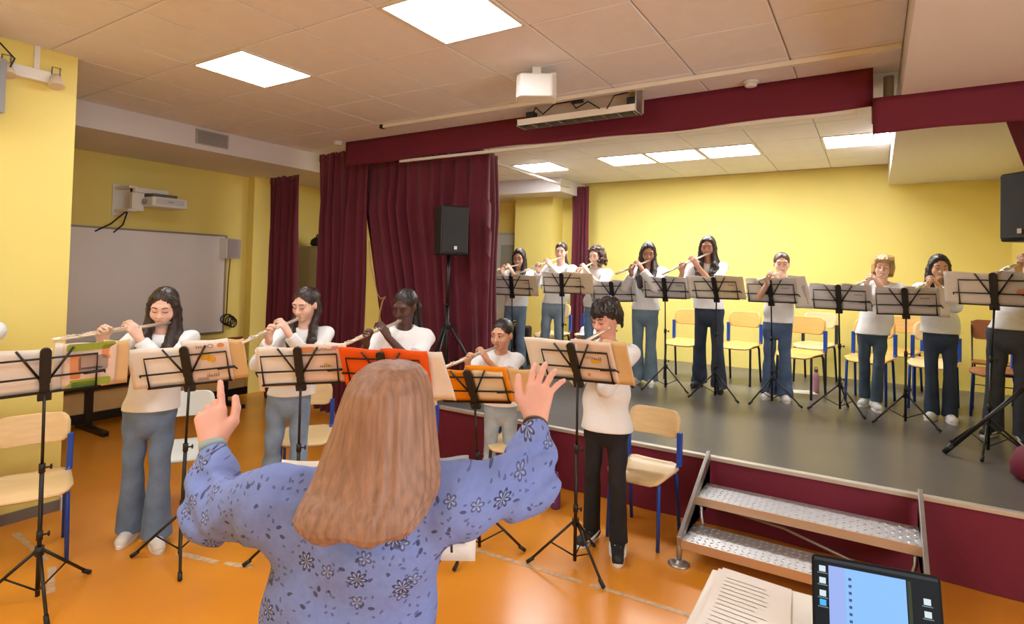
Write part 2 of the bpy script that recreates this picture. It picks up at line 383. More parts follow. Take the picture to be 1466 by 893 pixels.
# ================================================================== MUSIC STANDS AND SHEETS
def desk_matrix(d):
    x, y, z, yaw, tilt, roll = d; yaw, tilt, roll = math.radians(yaw), math.radians(tilt), math.radians(roll)
    a = Vector((math.cos(yaw), math.sin(yaw), 0)); n = Vector((math.sin(yaw), -math.cos(yaw), 0)); u = Vector((0, 0, 1)) * math.cos(tilt) + n * math.sin(tilt)
    a2 = a * math.cos(roll) + u * math.sin(roll); u2 = -a * math.sin(roll) + u * math.cos(roll); n2 = a2.cross(u2)   # n2 points to the hall
    return Matrix(((a2.x, u2.x, n2.x, x), (a2.y, u2.y, n2.y, y), (a2.z, u2.z, n2.z, z), (0, 0, 0, 1)))
STANDS = {}
def music_stand(key, label, base, desk, foot, z0, group, thin=1.0):
    B = Vector((base[0], base[1], z0)); t = thing('music_stand', label, 'music stand', B, group=group)
    M = Matrix.Translation(-B) @ desk_matrix(desk); STANDS[key] = M
    STANDS[key + 'w'] = desk_matrix(desk)
    D = lambda x, u, n=0.0: M @ Vector((x, u, n))
    f = Vector(at_z(foot[0], foot[1], z0)) - B if foot else Vector((.25, -.1, 0)); a0 = math.atan2(f.y, f.x)
    R = .27; hz = .25
    for k in range(3):
        a = a0 + k * 2 * PI / 3; e = Vector((math.cos(a), math.sin(a), 0))
        leg = MB().tube([e * .018 + Vector((0, 0, hz)), e * R + Vector((0, 0, .014))], .0078 * thin, 8).build('leg', M_BLACK, t)
        MB().tube([e * (R - .03) + Vector((0, 0, .036)), e * (R + .008) + Vector((0, 0, .010))], .0115, 8).build('rubber_foot', M_BLKPL, leg)
        m = e * (R * .52) + Vector((0, 0, hz * .5 + .005))
        MB().tube([Vector((0, 0, .055)), m], .0045 * thin, 6).build('brace', M_BLACK, t)
    MB().tube([(0, 0, hz - .02), (0, 0, hz + .025)], .020, 12).build('hub', M_BLKPL, t)
    top = D(0, .01, .02)
    mid = Vector((0, 0, .58 * top.z + .06)) + Vector((top.x, top.y, 0)) * .55
    MB().tube([(0, 0, .03), mid], .0105 * thin, 10).build('lower_pole', M_BLACK, t)
    MB().tube([mid, top], .0072 * thin, 10).build('upper_pole', M_BLACK, t)
    ax = M.to_3x3() @ Vector((1, 0, 0))
    for q in (mid, mid * .45 + Vector((0, 0, .03))):
        kn = MB(); kn.tube([q - Vector((0, 0, .022)), q + Vector((0, 0, .022))], .0145, 10); kn.tube([q, q + ax * .042], .0045, 6); kn.tube([q + ax * .036 - Vector((0, 0, .012)), q + ax * .036 + Vector((0, 0, .012))], .005, 6)
        kn.build('height_knob', M_BLKPL, t)
    # desk, seen from behind
    sp = MB(); ol = rrect(.046, .20, .022, 5, 0, .145); sp.plate(ol, .004, .020, lambda p: M @ p); sp.box((-.020, .0, .002), (.020, .05, .022), M); sp.box((-.028, -.03, .006), (.028, .012, .03), M)
    sp.build('spine', M_BLKPL, t)
    b = .0055 * thin
    MB().tube([D(-.215, 0), D(-.215, .185), D(.215, .185), D(.215, 0)], b, 6).build('frame', M_BLACK, t)
    ld = MB(); ld.box((-.225, -.004, -.045), (.225, .003, .004), M); ld.box((-.225, -.006, -.05), (.225, .014, -.044), M); ld.build('ledge', M_BLACK, t)
    mb = MB(); mb.tube([D(-.25, .088, .006), D(.25, .088, .006)], b, 6); mb.tube([D(.16, .086, .009), D(.25, .09, .009)], .008, 6); mb.tube([D(-.25, .088, .006), D(-.262, .03, -.05)], .004, 6); mb.tube([D(.25, .088, .006), D(.262, .03, -.05)], .004, 6)
    mb.build('cross_bar', M_BLACK, t)
    for s in (-1, 1):
        MB().tube([D(s * .018, .075, .01), D(s * .112, .235, .004)], b * 1.1, 6).build('arm', M_BLACK, t)
    return t

def page(x0, x1, u0, u1, n, m, name, root, M, bend=.008, skew=0.0, droop=0.0, th=.002, nx=12):
    P = []
    for j in range(9):
        u = u0 + (u1 - u0) * j / 8; row = []
        for i in range(nx + 1):
            f = i / nx; x = x0 + (x1 - x0) * f + skew * (j / 8)
            nn = -n - bend * math.sin(f * PI) - droop * (f ** 2) * .02 + .002 * math.sin(j * .7 + f * 4)
            row.append(M @ Vector((x, u + .006 * math.sin(f * 5 + n * 90) * (j / 8), nn)))
        P.append(row)
    return MB().grid(P).build(name, m, root, solid=th)
def prints(root, M, items, n=.0):
    """flat printed marks: (kind, x, u, w, h, material)"""
    for kind, x, u, w_, h, m, nm in items:
        mb = MB()
        k = 18
        if kind == 'disc': mb.plate([(x + w_ * math.cos(2 * PI * i / k), u + h * math.sin(2 * PI * i / k)) for i in range(k)], n, n + .0006, lambda p: M @ p)
        elif kind == 'ring':
            for i in range(k):
                a, c = 2 * PI * i / k, 2 * PI * (i + 1) / k
                mb.plate([(x + w_ * math.cos(a), u + h * math.sin(a)), (x + w_ * math.cos(c), u + h * math.sin(c)), (x + w_ * .75 * math.cos(c), u + h * .75 * math.sin(c)), (x + w_ * .75 * math.cos(a), u + h * .75 * math.sin(a))], n, n + .0006, lambda p: M @ p)
        elif kind == 'strokes':
            rnd = random.Random(int(x * 1e4))
            q = max(3, int(w_ / .011))
            for i in range(q):
                xx = x - w_ / 2 + w_ * i / q; hh = h * (.4 + .6 * rnd.random()); sk = (rnd.random() - .5) * .006
                mb.plate([(xx, u), (xx + .003, u), (xx + .003 + sk, u + hh), (xx + sk, u + hh)], n, n + .0006, lambda p: M @ p)
                mb.plate([(xx, u + hh * .4), (xx + .008, u + hh * .4 + sk), (xx + .008, u + hh * .4 + .0025 + sk), (xx, u + hh * .4 + .0025)], n, n + .0006, lambda p: M @ p)
        elif kind == 'lines':
            for i in range(int(h / .014)):
                mb.plate([(x - w_ / 2, u + i * .014), (x + w_ / 2, u + i * .014), (x + w_ / 2, u + i * .014 + .0018), (x - w_ / 2, u + i * .014 + .0018)], n, n + .0006, lambda p: M @ p)
        else:
            mb.plate(rrect(w_, h, min(w_, h) * .25, 3, x, u), n, n + .0006, lambda p: M @ p)
        mb.build(nm, m, root)
def sheets(key, label, parts, marks=(), cat='sheet music', name='sheet_music', group='music on the stands'):
    W = STANDS[key + 'w']; t = thing(name, label, cat, W.translation, group=group); M = Matrix.Translation(-W.translation) @ W
    for p in parts:
        nm, x0, x1, u0, u1, n, m = p[:7]; kw = p[7] if len(p) > 7 else {}
        page(x0, x1, u0, u1, n, m, nm, t, M, **kw)
    prints(t, M, marks, n=-.0065)
    return t
G1, G2 = 'black music stands on the hall floor', 'black music stands on the stage'
FR = [('S1', 'leftmost black music stand, in front of the pale wooden chair', (-3.51, 1.23), (-3.54, 1.23, 1.031, 78, 15, 2), (118, 827)),
      ('S2', 'black music stand by the white chair, second from left in the hall', (-3.37, 1.85), (-3.36, 1.87, .997, 46, 16, 6), (204, 799)),
      ('S3', 'black music stand directly left of the conductor\'s head', (-2.80, 2.20), (-2.86, 2.25, 1.005, 38, 18, 3), (450, 830)),
      ('S4', 'black music stand hidden behind the conductor\'s head, holding a red-orange folder', (-2.31, 2.40), (-2.37, 2.45, 1.02, 24, 26, 1), (500, 800)),
      ('S5', 'black music stand holding the yellow-orange folder beside conductor\'s right hand', (-2.01, 2.91), (-2.04, 2.88, .901, 14, 28, 5), (735, 790)),
      ('S6', 'black music stand in front of the boy in black trousers', (-1.46, 3.09), (-1.43, 3.04, 1.083, -4, 22, 3), (872, 850))]
for k, lab, b, d, f in FR: music_stand(k, lab, b, d, f, 0.0, G1)
TR = [('T1', 'leftmost music stand on the stage, next to the curtain edge', (-3.58, 5.76), (-3.59, 5.75, 1.423, 10, 16, 0), None),
      ('T2', 'second music stand from left on the stage', (-3.01, 5.96), (-3.03, 5.93, 1.463, 12, 15, 0), None),
      ('T3', 'third music stand from left on the stage, above the boy\'s head', (-2.46, 6.15), (-2.49, 6.13, 1.39, 9, 20, 2), None),
      ('T4', 'fourth music stand from left on the stage, grey page', (-1.90, 6.20), (-1.91, 6.19, 1.452, 3, 22, 0), (988, 565)),
      ('T5', 'fifth music stand on stage, before the tallest girl', (-1.36, 6.11), (-1.35, 6.10, 1.473, -10, 22, 1), (1057, 578)),
      ('T6', 'sixth music stand on stage, in front of the girl with tied-back hair and mid-blue jeans', (-.84, 6.21), (-.85, 6.19, 1.459, -9, 19, 1), (1148, 585)),
      ('T7', 'seventh music stand on stage, before the fair-haired child', (-.26, 6.24), (-.27, 6.21, 1.418, -9, 15, 0), (1254, 605)),
      ('T8', 'eighth music stand on stage, left of the rightmost one', (.24, 6.07), (.24, 6.03, 1.41, -9, 16, 2), (1353, 621)),
      ('T9', 'rightmost music stand on the stage, behind the thick speaker tripod leg', (.71, 5.42), (.75, 5.43, 1.538, -24, 11, 0), (1407, 660))]
for k, lab, b, d, f in TR: music_stand(k, lab, b, d, f, HS, G2, .95)
GRN = mat('print_green', rgb(150, 170, 60), .7); ORN = mat('print_orange', rgb(224, 150, 100), .7); GRY = mat('print_grey', rgb(170, 150, 140), .7); YLW = mat('print_yellow', rgb(226, 176, 40), .7); DGR = mat('print_dark_green', rgb(96, 140, 80), .7); PNK = mat('print_pink', rgb(206, 150, 170), .7)
PGR = mat('paper_grey_back', rgb(206, 202, 202), .75, vary=.02); COV = mat('paper_cover', rgb(232, 208, 192), .7, vary=.03)
d2 = dict(bend=.004)
sheets('S1', 'open white pages and a colourful green booklet on the leftmost stand', [('page', -.27, .03, 0, .235, .010, M_PAPER), ('page', .03, .10, -.01, .25, .012, M_PAPER, dict(skew=.01)), ('cover', .07, .30, .0, .245, .007, COV, d2), ('folder', .24, .36, -.01, .245, .016, M_MANILA, d2)],
       [('bar', .19, .225, .21, .04, GRN, 'print'), ('bar', .265, .19, .06, .08, ORN, 'print'), ('bar', .125, .115, .045, .13, ORN, 'print'), ('bar', .20, .13, .13, .09, GRY, 'print'), ('bar', .18, .025, .20, .04, GRN, 'print'), ('bar', .16, .018, .10, .03, DGR, 'print'), ('bar', .19, .105, .10, .012, M_INK, 'print')])
sheets('S2', 'open booklet with yellow disc and ring printed on its back cover, second stand from left', [('page', -.30, .0, 0, .24, .010, M_PAPER), ('cover', .0, .235, .0, .245, .007, COV, d2), ('page', -.02, .23, .02, .262, .014, M_PAPER), ('folder', .22, .315, .0, .25, .016, M_MANILA, d2)],
       [('ring', .135, .225, .016, .012, M_INK, 'print'), ('strokes', .09, .215, .06, .022, M_INK, 'print'), ('disc', .13, .145, .022, .02, YLW, 'print'), ('bar', .10, .16, .05, .03, YLW, 'print'), ('disc', .19, .225, .02, .014, ORN, 'print'), ('strokes', .13, .03, .07, .03, M_INK, 'print'), ('bar', .07, .02, .06, .025, GRY, 'print')])
sheets('S3', 'open booklet with small printed picture, on stand left of conductor\'s head', [('page', -.235, .02, -.02, .235, .010, M_PAPER), ('cover', .0, .25, .0, .245, .007, COV, d2), ('page', .18, .30, .0, .25, .013, M_PAPER, dict(skew=-.03)), ('page', -.245, -.22, -.05, .22, .014, M_PAPER)],
       [('bar', .05, .215, .08, .035, ORN, 'print'), ('strokes', .15, .205, .09, .022, M_INK, 'print'), ('bar', .21, .22, .04, .025, PNK, 'print'), ('strokes', .15, .10, .07, .02, M_INK, 'print'), ('disc', .15, .115, .012, .012, YLW, 'print')])
sheets('S4', 'red-orange folder with a white sheet, behind the conductor\'s head', [('cover', -.25, .0, -.01, .25, .007, M_ORF, d2), ('cover', .0, .27, -.01, .25, .007, M_ORF, d2), ('page', .20, .40, -.09, .24, .013, M_PAPER, dict(skew=-.05))], name='folder', cat='folder')
sheets('S5', 'open yellow-orange folder with cream pages beside conductor\'s right hand', [('cover', -.24, -.01, .0, .235, .007, M_ORG, d2), ('cover', -.01, .245, .0, .26, .009, M_ORG, d2), ('page', .02, .215, .015, .225, .006, M_PAPER2, d2), ('folder', .245, .40, -.01, .235, .016, M_MANILA, d2), ('page', -.32, -.2, -.01, .2, .014, M_PAPER)], name='folder', cat='folder')
sheets('S6', 'large cream booklet with faint drawing, on stand before the boy in black trousers', [('page', -.33, .03, .0, .25, .010, M_PAPER), ('cover', .0, .25, .0, .255, .007, COV, d2), ('folder', .20, .34, -.01, .258, .013, M_MANILA, d2)],
       [('strokes', .10, .14, .07, .022, GRY, 'print'), ('disc', .13, .125, .03, .014, YLW, 'print'), ('strokes', .15, .13, .05, .03, M_INK, 'print'), ('disc', .07, .04, .01, .012, ORN, 'print')])
def tsheet(k, lab, xa, xb, extra=(), ml=M_PAPER, mr=PGR, split=.0, top=.24, marks=True):
    mk = [('lines', (split + xb) / 2, .06, (xb - split) * .5, .03, GRY, 'print'), ('strokes', (split + xb) / 2 + .02, .14, .07, .02, M_INK, 'print')] if marks else []
    sheets(k, lab, [('page', xa, split, -.005, top, .008, ml), ('page', split, xb, -.005, top + .005, .010, mr)] + list(extra), mk)
tsheet('T1', 'white open music pages on the leftmost stage stand', -.33, .32, mr=M_PAPER2)
tsheet('T2', 'open music, right page cream, second stage stand from left', -.24, .36, mr=M_PAPER2)
tsheet('T3', 'grey-backed music on the stage stand right above the boy\'s head', -.25, .27, ml=PGR, mr=PGR)
tsheet('T4', 'grey music booklet on the fourth stage stand', -.24, .26, ml=PGR)
tsheet('T5', 'white open music before the tallest girl on stage', -.30, .29, mr=M_PAPER2)
tsheet('T6', 'grey booklet with a loose white sheet fanning out at right, sixth stage stand', -.235, .235, [('loose_sheet', .21, .37, -.06, .27, .016, M_PAPER, dict(skew=-.05)), ('page', .16, .33, -.02, .25, .02, PGR, dict(skew=-.03))], ml=PGR)
tsheet('T7', 'grey music pages before the fair-haired child on stage', -.26, .265, ml=PGR, split=.02)
tsheet('T8', 'grey music pages with white sheet hanging at right edge, eighth stage stand', -.22, .235, [('loose_sheet', .225, .30, -.02, .24, .014, M_PAPER)], ml=PGR)
tsheet('T9', 'white music with orange flower print on the rightmost stage stand', -.31, .29, ml=M_PAPER, marks=False)
W_ = STANDS['T9w']; tt = [o for o in bpy.data.objects if o.get('label', '').startswith('white music with orange flower')][0]
prints(tt, Matrix.Translation(-W_.translation) @ W_, [('disc', .15, .10, .028, .022, ORN, 'print'), ('strokes', .13, .175, .05, .025, GRN, 'print')], -.0065)

# ================================================================== CHAIRS
def chair_proto():
    t = thing('school_chair', 'x', 'chair')
    def seatfn(p):
        z = p.z; f = (-.19 - p.y)
        y = p.y
        dz = -.03 * max(0, (-y - .12) / .07) ** 2 - .008 * math.cos(min(1, abs(p.x) / .19) * PI / 2) + (.02 * max(0, (y - .12) / .07) ** 2)
        return Vector((p.x, p.y, p.z + dz))
    def curved(w, h, r, th, fn):
        mb = MB(); nx, ny = 12, 8; P = []
        ol = rrect(w, h, r, 5)
        def xr(y):   # half width at y within rounded rectangle
            a = max(0, abs(y) - (h / 2 - r)); return w / 2 - r + math.sqrt(max(0, r * r - a * a))
        for j in range(ny + 1):
            s = -math.cos(PI * j / ny); y = s * h / 2 * .9999; hw = xr(y)
            P.append([fn(Vector((-hw + 2 * hw * i / nx, y, 0))) for i in range(nx + 1)])
        return mb.grid(P)
    curved(.40, .39, .07, .012, lambda p: seatfn(Vector((p.x, p.y, .45)))).build('seat', M_WOOD, t, solid=.012)
    curved(.375, .185, .06, .012, lambda p: Vector((p.x, .205 + .02 * p.y / .1 - .035 * (p.x / .19) ** 2, .735 + p.y))).build('backrest', M_WOOD, t, solid=.011)
    for s in (-1, 1):
        MB().tube([(s * .165, -.13, .435), (s * .172, -.15, .40), (s * .178, -.165, .0)], .0125, 10).build('leg', M_BLUE, t)
        MB().tube([(s * .165, .13, .435), (s * .172, .16, .40), (s * .178, .225, .0)], .0125, 10).build('leg', M_BLUE, t)
        MB().box((s * .190 - .017, .150, .46), (s * .190 + .017, .188, .69)).build('back_post', M_BLUE, t, bevel=.006)
    fr = MB()
    for s in (-1, 1): fr.tube([(s * .165, -.14, .43), (s * .168, .14, .432), (s * .192, .155, .48)], .011, 8)
    fr.tube([(-.165, -.06, .428), (.165, -.06, .428)], .010, 8); fr.tube([(-.165, .12, .428), (.165, .12, .428)], .010, 8)
    fr.build('seat_frame', M_BLUE, t)
    return t
proto = chair_proto(); index_tree(proto)
first = [True]
def chair(label, x, y, z, rz, wood=None, legs=None, posts=None, group='school chairs', scale=1.0):
    if first[0]: c = proto; first[0] = False
    else: c = copy_tree(proto)
    c.location = (x, y, z); c.rotation_euler = (0, 0, math.radians(rz)); c['label'] = label; c['group'] = group; c.scale = (scale,) * 3
    for ch in [q for q in bpy.data.objects if q.parent is c]:
        st_ = ch.name.split('.')[0]; m = None
        if st_ in ('seat', 'backrest') and wood: m = wood
        if st_ in ('leg', 'seat_frame') and legs: m = legs
        if st_ == 'back_post' and posts: m = posts
        if m: ch.material_slots[0].link = 'OBJECT'; ch.material_slots[0].material = m
    return c
GA, GB = 'school chairs on the hall floor', 'school chairs along the back of the stage'
chair('pale wooden school chair with blue legs at left edge, behind leftmost music stand', -4.06, 1.37, 0, 72, M_WOODL, group=GA, scale=.94)
M_WSEAT = mat('white_seat', rgb(226, 228, 222), .35)
chair('white school chair with dark legs beside the long-haired girl at left', -4.03, 2.22, 0, 60, M_WSEAT, M_DKLEG, M_WSEAT, GA, .94)
chair('pale wooden chair behind the girl in blue jeans left of conductor\'s head', -3.64, 2.92, 0, 48, M_WOODL, group=GA, scale=.95)
chair('wooden chair with blue post just right of the conductor\'s head', -2.90, 3.26, 0, 35, M_WOODL, group=GA, scale=.95)
chair('pale wooden chair with dark legs behind the girl in light grey jeans', -2.26, 3.73, 0, 18, M_WOODL, M_DKLEG, group=GA, scale=.95)
chair('honey wooden chair with blue frame next to the metal steps', -1.27, 3.70, 0, -4, group=GA, scale=.96)
chair('honey chair partly hidden between the two leftmost girls on stage', -3.52, 6.62, HS, 8, group=GB, legs=M_DKLEG)
chair('honey stage chair with the white cap on its seat', -3.10, 6.95, HS, 5, group=GB)
chair('stage chair with blue posts left of the tallest girl', -1.93, 7.02, HS, -4, M_WOOD, M_DKLEG, group=GB)
chair('stage chair fully visible between the tallest girl and the girl in mid-blue jeans', -1.33, 7.18, HS, -8, M_WOOD, M_DKLEG, group=GB)
chair('stage chair with blue posts beside the pink bottle, right of mid-blue jeans', -.66, 6.86, HS, -16, M_WOOD, M_DKLEG, group=GB)
chair('pale stage chair with dark posts against the yellow wall, behind the pink bottle', -.60, 7.86, HS, -14, M_WOODL, M_DKLEG, M_DKLEG, GB)
chair('stage chair directly behind the fair-haired child', -.03, 6.98, HS, -12, M_WOOD, group=GB)
chair('stage chair with blue posts at the wall, right of the fair-haired child', .24, 7.84, HS, -14, M_WOOD, group=GB)
chair('stage chair behind the girl in dark jeans with crossed legs', .50, 7.02, HS, -10, M_WOODL, group=GB)
chair('stage chair seen edge-on with blue legs, left of rightmost girl\'s legs', .98, 6.75, HS, -75, M_WOODD, group=GB)
# folding chair
t = thing('folding_chair', 'brown wooden folding chair with thin crossed legs at right end of stage', 'chair', (1.02, 7.45, HS), math.radians(-5))
MB().plate(rrect(.36, .2, .06, 5, 0, .76), -.006, .006, lambda p: Vector((p.x, .16 + p.z, p.y))).build('backrest', M_WOODD, t)
MB().box((-.18, -.18, .435), (.18, .14, .452)).build('seat', M_WOODD, t, bevel=.01)
for s in (-1, 1):
    MB().tube([(s * .17, .18, .84), (s * .17, -.2, 0)], .008, 8).build('leg', M_BLACK, t); MB().tube([(s * .155, -.17, .44), (s * .155, .24, 0)], .008, 8).build('leg', M_BLACK, t)
MB().tube([(-.17, .1, .2), (.17, .1, .2)], .006, 6).build('stretcher', M_BLACK, t)

# ================================================================== STEPS
sx0, sx1 = -.95, .235
t = thing('stage_steps', 'low two-tread metal stair unit leaning against the front of the stage', 'steps', (-.36, 3.75, 0)); o0 = Vector(t.location)
def rel(*p): return Vector(p) - o0
for z, ya, yb in ((.158, 3.43, 3.70), (.312, 3.74, 4.03)):
    tr = MB().box(rel(sx0 + .01, ya, z - .012), rel(sx1 - .01, yb, z)).build('tread', M_TREAD, t)
    lip = MB().box(rel(sx0 + .01, ya - .006, z - .048), rel(sx1 - .01, ya, z + .002)).build('lip', mat('lip_alu', rgb(206, 186, 168), .3, metal=.75), tr)
    dm = MB(); ny = 7; nx = 34
    for i in range(nx):
        for j in range(ny):
            cx, cy = sx0 + .03 + (sx1 - sx0 - .06) * i / (nx - 1), ya + .02 + (yb - ya - .04) * j / (ny - 1); a = .9 if (i + j) % 2 else -.9; ca, sa = math.cos(a), math.sin(a)
            pts = [(.018, 0), (0, .0055), (-.018, 0), (0, -.0055)]
            V = [rel(cx + x * ca - y * sa, cy + x * sa + y * ca, z + .0002) for x, y in pts] + [rel(cx, cy, z + .0042)]
            dm.add(V, [(0, 1, 4), (1, 2, 4), (2, 3, 4), (3, 0, 4)])
    dm.build('tread_pattern', M_TREAD, tr, kind='stuff')
for x in (sx0, sx1):
    a, b = rel(x, 3.42, .15), rel(x, 4.12, HS + .015); d = (b - a); n = Vector((0, -d.z, d.y)).normalized()
    mb = MB(); h = .034
    V = [p + n * s * h + Vector((e, 0, 0)) for e in (-.012, .012) for p, s in ((a, -1), (b, -1), (b, 1), (a, 1))]
    mb.add(V, [(0, 1, 2, 3), (7, 6, 5, 4), (0, 4, 5, 1), (1, 5, 6, 2), (2, 6, 7, 3), (3, 7, 4, 0)]); mb.build('side_rail', M_ALU, t, bevel=.003)
    s = 1 if x < 0 else -1
    MB().add([rel(x + s * .012, 3.46, .15), rel(x + s * .012, 4.10, .15), rel(x + s * .012, 4.10, .43)], [(0, 1, 2), (2, 1, 0)]).build('side_plate', M_ALU, t, solid=.004)
    MB().tube([rel(x - s * .01, 3.46, .014), rel(x - s * .01, 3.46, .16)], .016, 10).build('foot_post', M_ALU, t)
    MB().lathe([(.062, 0), (.064, .004), (.05, .012), (.024, .018), (.022, .03)], 20, Matrix.Translation(rel(x - s * .01, 3.46, 0))).build('foot', M_ALU, t)
    MB().tube([rel(x + s * .04, 3.76, .29), rel(x + s * .04, 3.76, .2), rel(x + s * .06, 3.72, .15)], .012, 8).build('bracket', M_ALU, t)
MB().tube([rel(sx0 + .06, 3.86, .235), rel(-.45, 3.85, .20), rel(sx1 - .02, 3.84, .03)], .010, 8).build('brace', mat('brace_metal', rgb(150, 128, 114), .4, metal=.5), t)

# ================================================================== LOUDSPEAKERS
def loudspeaker(label, loc, rz, group='black loudspeakers'):
    t = thing('loudspeaker', label, 'loudspeaker', loc, rz, group)
    out = [(-.14, -.14), (.14, -.14), (.10, .15), (-.10, .15)]
    MB().plate(out, 0, .46).build('cabinet', M_BLKPL, t, bevel=.012)
    MB().box((-.13, -.152, .02), (.13, -.138, .445)).build('grille', M_GRILL, t, bevel=.006)
    MB().box((-.01, -.156, .05), (.018, -.151, .082)).build('badge', M_WHITE, t)
    MB().box((.139, -.02, .17), (.145, .06, .29)).build('handle', M_BLKPL, t)
    return t
def speaker_stand(label, loc, H, rz, R=.42, hub=.72):
    t = thing('speaker_stand', label, 'speaker stand', loc, rz)
    MB().tube([(0, 0, .12), (0, 0, H * .65)], .019, 12).build('lower_pole', M_BLACK, t); MB().tube([(0, 0, H * .62), (0, 0, H)], .0165, 12).build('upper_pole', M_BLACK, t)
    MB().tube([(0, 0, hub - .035), (0, 0, hub + .02)], .034, 12).build('collar', M_BLKPL, t)
    MB().tube([(0, 0, .10), (0, 0, .14)], .028, 12).build('lower_collar', M_BLKPL, t)
    kb = MB(); kb.tube([(0, -.02, H * .66), (0, -.06, H * .66)], .012, 8); kb.build('knob', M_BLKPL, t)
    for k in range(3):
        a = k * 2 * PI / 3 + PI / 6; e = Vector((math.cos(a), math.sin(a), 0))
        l = MB().tube([e * .03 + Vector((0, 0, hub)), e * R + Vector((0, 0, .02))], .0145, 10).build('leg', M_BLACK, t)
        MB().tube([e * (R - .04) + Vector((0, 0, .08)), e * (R + .012) + Vector((0, 0, .012))], .019, 10).build('rubber_foot', M_BLKPL, l)
        MB().tube([Vector((0, 0, .12)), e * R * .5 + Vector((0, 0, hub * .5))], .007, 6).build('brace', M_BLACK, t)
    return t
sp = at_y(641, 420, 4.33); sp.z = HS
speaker_stand('black tripod speaker stand in front of the wide dark red curtain', sp, 1.38, .25)
loudspeaker('black loudspeaker on the stand before the wide dark red curtain', (sp.x, sp.y, 1.84), math.radians(60))
sp2 = Vector((.88, 5.06, HS))
speaker_stand('thick-legged black tripod stand at the right front of the stage', sp2, 1.52, .157, R=.46, hub=.55)
loudspeaker('black loudspeaker cut off by the right edge, high before the curtain', (sp2.x + .04, sp2.y, 1.98), math.radians(-50))

# ================================================================== CEILING AND WALL FIXTURES
t = thing('projection_rail', 'long thin white rail fixed under the ceiling in front of valance', 'rail', (-1.98, 4.08, 3.085))
MB().box((-2.10, -.022, -.012), (2.11, .022, .02)).build('rail', M_TRIM, t); MB().box((-2.14, -.024, -.014), (-2.10, .024, .022)).build('end_cap', M_BLKPL, t)
t = thing('spotlight_bar', 'white ceiling lamp housing with dangling black cables before the valance', 'lamp', (-2.02, 4.22, 2.93))
M_LOUV = mat('lamp_louvre', rgb(150, 146, 140), .25, metal=.7)
MB().box((-.52, .0, -.0), (.52, .012, .19)).build('back_plate', mat('lamp_plate', rgb(196, 176, 160), .5), t)
MB().box((-.54, -.13, -.005), (.50, -.118, .045)).build('front_strip', M_TRIM, t)
MB().box((.50, -.13, -.01), (.512, .012, .19)).build('end_plate', M_ALU, t); MB().box((-.54, -.13, -.01), (-.53, .012, .05)).build('end_plate', M_ALU, t)
lv = MB()
for k in range(9): lv.box((-.52 + k * .125, -.118, -.012), (-.512 + k * .125, .0, .035))
lv.box((-.53, -.004, -.012), (.5, .0, .04)); lv.build('louvre', M_LOUV, t)
tb = MB(); tb.tube([(-.5, -.06, .03), (.49, -.06, .03)], .016, 8); tb.build('tube_lamp', mat('lamp_tube_off', rgb(206, 200, 190), .3), t)
for x in (-.47, .42): MB().box((x, -.1, .05), (x + .08, -.03, .11)).build('ballast', M_BLKPL, t, bevel=.01)
MB().box((-.06, -.07, .14), (.03, -.02, .185)).build('junction_box', M_BLKPL, t, bevel=.008)
MB().tube([(-.44, -.06, .07), (-.36, -.12, .13), (-.28, -.135, .06), (-.2, -.1, .14), (-.06, -.08, .15), (.0, -.1, .08), (.12, -.135, .11), (.22, -.14, .04)], .006, 6).build('cable', M_BLACK, t)
MB().tube([(.28, -.14, .03), (.33, -.12, .13), (.42, -.06, .16)], .005, 6).build('cable', M_BLACK, t)
# white speaker on the ceiling
pc = at_z(768, 120, 2.98)
t = thing('ceiling_speaker', 'white boxy speaker hanging from the ceiling left of the lamp housing', 'loudspeaker', (pc.x, pc.y, 2.86), math.radians(30))
MB().plate([(-.135, -.05), (-.105, -.105), (.105, -.105), (.135, -.05), (.135, .07), (-.135, .07)], 0, .17, lambda p: Vector((p.x, p.y + .25 * (p.z - .08), p.z))).build('body', M_WHITE, t, bevel=.015)
MB().box((-.03, .02, .16), (.03, .07, .245)).build('bracket', M_TRIM, t); MB().box((.10, .06, .02), (.135, .12, .22)).build('arm', M_TRIM, t)
for lab, px, py in (('round white smoke detector on the ceiling close to the valance', 1075, 117), ('small round detector on the ceiling above the left curtain', 484, 203)):
    c = at_z(px, py, 3.10); t = thing('smoke_detector', lab, 'smoke detector', (c.x, c.y, 3.106), group='smoke detectors')
    MB().lathe([(.05, 0), (.055, -.012), (.052, -.02)], 20).build('base', M_WHITE, t); MB().lathe([(.044, -.02), (.04, -.04), (.02, -.046)], 20).build('sensor_head', M_WHITE, t)
# air vent on the soffit
a, b = at_x(280, 186, -5.898), at_x(326, 212, -5.898)
t = thing('air_vent', 'grey slatted air vent set into the white soffit at left', 'vent', (-5.897, (a.y + b.y) / 2, (a.z + b.z) / 2))
hw = abs(b.y - a.y) / 2; MB().box((-.004, -hw, -.075), (.012, hw, .075)).build('vent_frame', mat('vent_grey', rgb(176, 170, 166), .5), t)
for k in range(6): MB().box((.010, -hw + .02, -.06 + k * .021), (.020, hw - .02, -.052 + k * .021)).build('slat', mat('vent_slat', rgb(140, 132, 128), .5), t)
